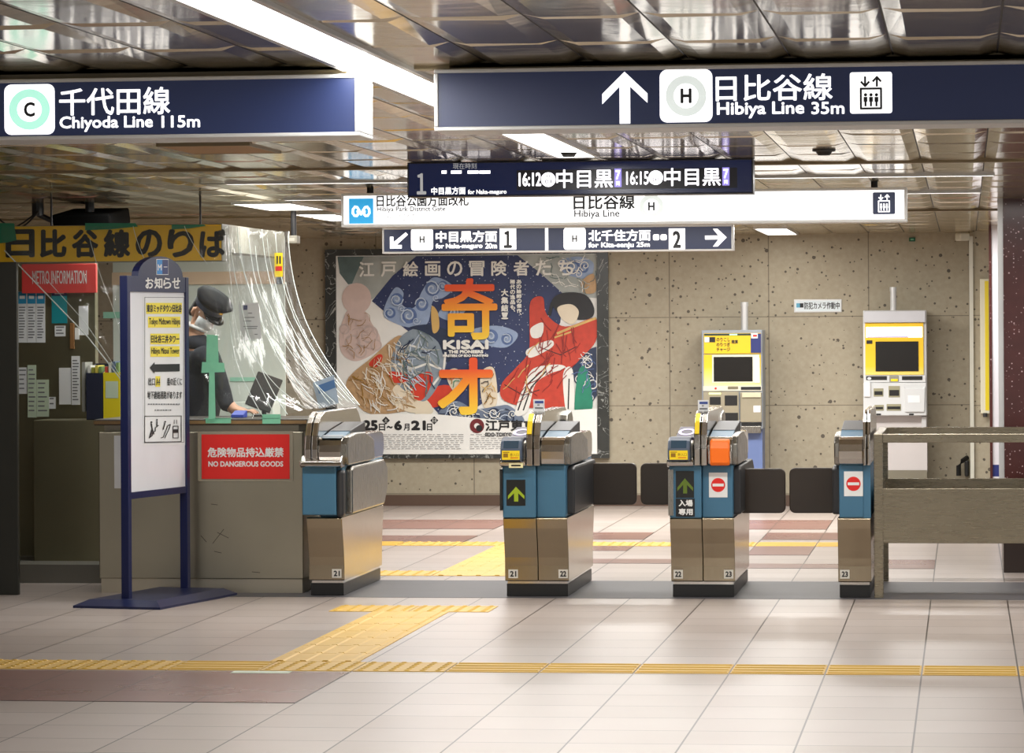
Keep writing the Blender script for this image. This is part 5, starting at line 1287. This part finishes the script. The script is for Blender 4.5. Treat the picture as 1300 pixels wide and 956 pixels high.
Yt = near_sheet(412, 497)-.012
t = thing('vinyl_notice', 'blue and white notice stuck low on the vinyl sheet beside the art poster', 'notice', (at(412, 515, Yt)[0], Yt, at(412, 515, Yt)[1]))
f = Flat(Yt); f.poly([(397, 486), (424, 476), (430, 512), (405, 519)]); sheet = f.build('sheet', mat('blue_white_notice', (178, 196, 216), .5, var=.2, scale=12), t)
f = Flat(Yt-.001); f.poly([(402, 490), (424, 482), (426, 492), (405, 500)]); f.build('print', mat('notice_blue', (84, 124, 176), .5), sheet)

# ------------------------------------------------------------------ the attendant behind the vinyl
YA = 22.35
def J(px, py, dy=0.0): x, z = at(px, py, YA+dy); return Vector((x, YA+dy, z))
def skin(name, joints, bones, m, parent, levels=2, root=0):
    me = bpy.data.meshes.new(name); off = woff(parent)
    me.from_pydata([tuple(Vector(p)-off) for p, r in joints], bones, []); o = bpy.data.objects.new(name, me); COL.objects.link(o); o.parent = parent
    me.materials.append(m); sk = o.modifiers.new('skin', 'SKIN'); sk.use_smooth_shade = True
    L = me.skin_vertices[0].data
    for i, (p, r) in enumerate(joints): L[i].radius = r if isinstance(r, tuple) else (r, r); L[i].use_root = (i == root)
    sb = o.modifiers.new('sub', 'SUBSURF'); sb.levels = levels; sb.render_levels = levels
    return o
hd = J(262, 396)                                         # middle of the head
at_ = thing('attendant', 'station attendant in dark uniform and peaked cap bowing behind the vinyl sheet', 'person', (J(240, 700).x, YA, .12))
M_skin = mat('warm_skin', (206, 158, 128), .5, var=.05); M_uniform = mat('dark_uniform_cloth', (22, 25, 34), .8, var=.2, scale=30); M_capm = mat('black_cap_cloth', (12, 13, 17), .75, var=.15, spec=.2); M_hair = mat('black_hair', (22, 20, 20), .5)
zf = .12
pel = Vector((J(246, 560).x, YA, .98)); ch = J(254, 478); nk = J(247, 427); neck2 = J(252, 412)
shN, shF = J(262, 447, -.19), J(254, 445, .19); elN, elF = J(284, 502, -.2), J(280, 500, .18); wrN, wrF = J(296, 522, -.24), J(299, 521, .06)
fwd = Vector((.62, -.5, -.62)).normalized()               # where the face looks
up = (Vector((.25, -.1, .9))-fwd*Vector((.25, -.1, .9)).dot(fwd)).normalized(); sd = fwd.cross(up).normalized()
HP = lambda f_, s_, u_: hd+fwd*f_+sd*s_+up*u_
body = [(pel, .14), (J(250, 520), .135), (ch, (.125, .095)), (nk, .062), (neck2, .056), (HP(-.01, 0, -.05), .075), (HP(0, 0, .0), .088), (HP(-.01, 0, .05), .086),
        (shN, .048), (elN, .042), (wrN, .032), (shF, .048), (elF, .042), (wrF, .032),
        (pel+Vector((0, -.09, -.08)), .095), (pel+Vector((.02, -.1, -.45)), .06), (Vector((pel.x, YA-.1, zf+.09)), .042), (Vector((pel.x+.16, YA-.1, zf+.04)), .035),
        (pel+Vector((0, .09, -.08)), .095), (pel+Vector((.02, .1, -.45)), .06), (Vector((pel.x, YA+.1, zf+.09)), .042), (Vector((pel.x+.16, YA+.1, zf+.04)), .035)]
bones = [(0, 1), (1, 2), (2, 3), (3, 4), (4, 5), (5, 6), (6, 7), (2, 8), (8, 9), (9, 10), (2, 11), (11, 12), (12, 13), (0, 14), (14, 15), (15, 16), (16, 17), (0, 18), (18, 19), (19, 20), (20, 21)]
# hands resting on the counter: palm and five separate bent fingers each
def hand(wi, wr, sgn):
    out = Vector((1, -.12*sgn, -.05)).normalized(); sid = Vector((0, 1, 0))*sgn; base = len(body)
    body.append((wr+out*.05, (.036, .016))); bones.append((wi, base))
    for k, (o, l) in enumerate(((-.030, .068), (-.010, .078), (.010, .074), (.029, .058))):
        a = wr+out*.088+sid*o; b = len(body)
        body.append((a, .0095)); body.append((a+out*l*.5+Vector((0, 0, .008)), .0088)); body.append((a+out*l*.95+Vector((0, 0, -.012)), .0072))
        bones.append((base, b)); bones.append((b, b+1)); bones.append((b+1, b+2))
    a = wr+out*.045-sid*.042; b = len(body); body.append((a, .012)); body.append((a+out*.035-sid*.018, .0098)); bones.append((base, b)); bones.append((b, b+1))
hand(10, wrN, 1); hand(13, wrF, 1)
sk_o = skin('body', body, bones, M_skin, at_)
# face: nose, brow and ear belong to the head; eyes set at half its height
f = MB(); f.add([tuple(HP(.085, -.012, -.005)), tuple(HP(.085, .012, -.005)), tuple(HP(.108, 0, -.03)), tuple(HP(.086, 0, .03))], [(0, 1, 2), (0, 2, 3), (1, 3, 2)]); f.build('nose', M_skin, at_, smooth=True)
for s_ in (-1, 1):
    m = MB(); c = HP(-.005, s_*.088, -.012); m.tube([c+up*.034, c+up*.02+sd*s_*.012-fwd*.01, c-up*.01+sd*s_*.014-fwd*.008, c-up*.032+sd*s_*.004], [.008, .013, .012, .008], 8); m.build('ear', M_skin, at_, smooth=True)
    m = MB(); c = HP(.078, s_*.032, .008); m.tube([c-sd*.012, c, c+sd*.012], [.003, .006, .003], 8); m.build('eye', M_ink, at_, smooth=True)
    m = MB(); c = HP(.08, s_*.032, .026); m.tube([c-sd*.016, c+up*.003, c+sd*.016], .003, 6); m.build('eyebrow', M_hair, at_)
mk = [(HP(-.02+.108*math.cos(a), .084*math.sin(a), u_-.05)) for u_ in (-.035, .0, .035) for a in [(-1.1+2.2*k/8) for k in range(9)]]
m = MB(); m.add(mk, [(r*9+k, r*9+k+1, (r+1)*9+k+1, (r+1)*9+k) for r in range(2) for k in range(8)]); m = m.build('face_mask', mat('white_mask', (226, 230, 232), .7), at_, smooth=True); so = m.modifiers.new('thick', 'SOLIDIFY'); so.thickness = .004
hp = [HP(-.03+.082*math.cos(a), .09*math.sin(a), u_) for u_ in (-.06, -.02, .03, .06) for a in [PI*.5+PI*k/10 for k in range(11)]]
m = MB(); m.add(hp, [(r*11+k, r*11+k+1, (r+1)*11+k+1, (r+1)*11+k) for r in range(3) for k in range(10)]); m = m.build('hair', M_hair, at_, smooth=True); so = m.modifiers.new('thick', 'SOLIDIFY'); so.thickness = .012
# peaked cap: band, flared crown, visor, badge
def ring(u_, rf, rs, f0=0): return [HP(f0+rf*math.cos(2*PI*k/24), rs*math.sin(2*PI*k/24), u_) for k in range(24)]
def loft(name, rings, mm, par, cap=True):
    m = MB(); vv = [p for r in rings for p in r]; n = 24
    ff = [(i*n+k, i*n+(k+1) % n, (i+1)*n+(k+1) % n, (i+1)*n+k) for i in range(len(rings)-1) for k in range(n)]
    if cap: ff.append([(len(rings)-1)*n+k for k in range(n)])
    m.add(vv, ff); return m.build(name, mm, par, smooth=True)
cp = loft('cap', [ring(.035, .105, .092), ring(.072, .108, .095), ring(.085, .122, .112, .006), ring(.115, .142, .128, .014), ring(.132, .128, .114, .012), ring(.137, .06, .055, .01)], M_capm, at_)
loft('cap_band', [ring(.036, .109, .096), ring(.07, .111, .098)], mat('navy_band', (44, 50, 66), .5), cp, False)
vz = [HP(.10*math.cos(a), .092*math.sin(a), .036) for a in [(-1.1+2.2*k/12) for k in range(13)]]+[HP(.045+.115*math.cos(a), .088*math.sin(a), .010) for a in [(-1.1+2.2*k/12) for k in range(13)]]
m = MB(); m.add(vz, [(k, k+1, 14+k, 13+k) for k in range(12)]); m = m.build('visor', mat('gloss_black', (14, 14, 16), .15), cp, smooth=True); so = m.modifiers.new('thick', 'SOLIDIFY'); so.thickness = .005
m = MB(); c = HP(.118, 0, .085); m.tube([c, c+fwd*.006], .016, 12); m.build('cap_badge', mat('gold_badge', (206, 172, 70), .3, .7), cp)
# uniform jacket and trousers follow the body
jk = [(pel+Vector((0, 0, -.06)), .165), (J(250, 520), .158), (ch, (.185, .142)), (nk+Vector((.004, 0, .028)), .092), (shN, .092), (elN, .060), (wrN-Vector((.03, 0, -.005)), .046), (shF, .092), (elF, .060), (wrF-Vector((.03, 0, -.005)), .046)]
skin('jacket', jk, [(0, 1), (1, 2), (2, 3), (2, 4), (4, 5), (5, 6), (2, 7), (7, 8), (8, 9)], M_uniform, at_)
tr_ = [(pel+Vector((0, 0, .0)), .15)]
for s_ in (-1, 1): tr_ += [(pel+Vector((0, s_*.09, -.08)), .108), (pel+Vector((.02, s_*.1, -.45)), .076), (Vector((pel.x, YA+s_*.1, zf+.07)), .062)]
skin('trousers', tr_, [(0, 1), (1, 2), (2, 3), (0, 4), (4, 5), (5, 6)], M_uniform, at_)
for s_ in (-1, 1):
    skin('shoe', [(Vector((pel.x-.05, YA+s_*.1, zf+.04)), .042), (Vector((pel.x+.08, YA+s_*.1, zf+.038)), .044), (Vector((pel.x+.19, YA+s_*.1, zf+.03)), .032)], [(0, 1), (1, 2)], M_black, at_)
m = MB(); cl = [nk+Vector((.066*math.cos(a)+.01, .066*math.sin(a), .062+.03*math.cos(a+PI))) for a in [2*PI*k/20 for k in range(21)]]; m.tube(cl, .012, 8); m.build('collar', M_white, at_, smooth=True)
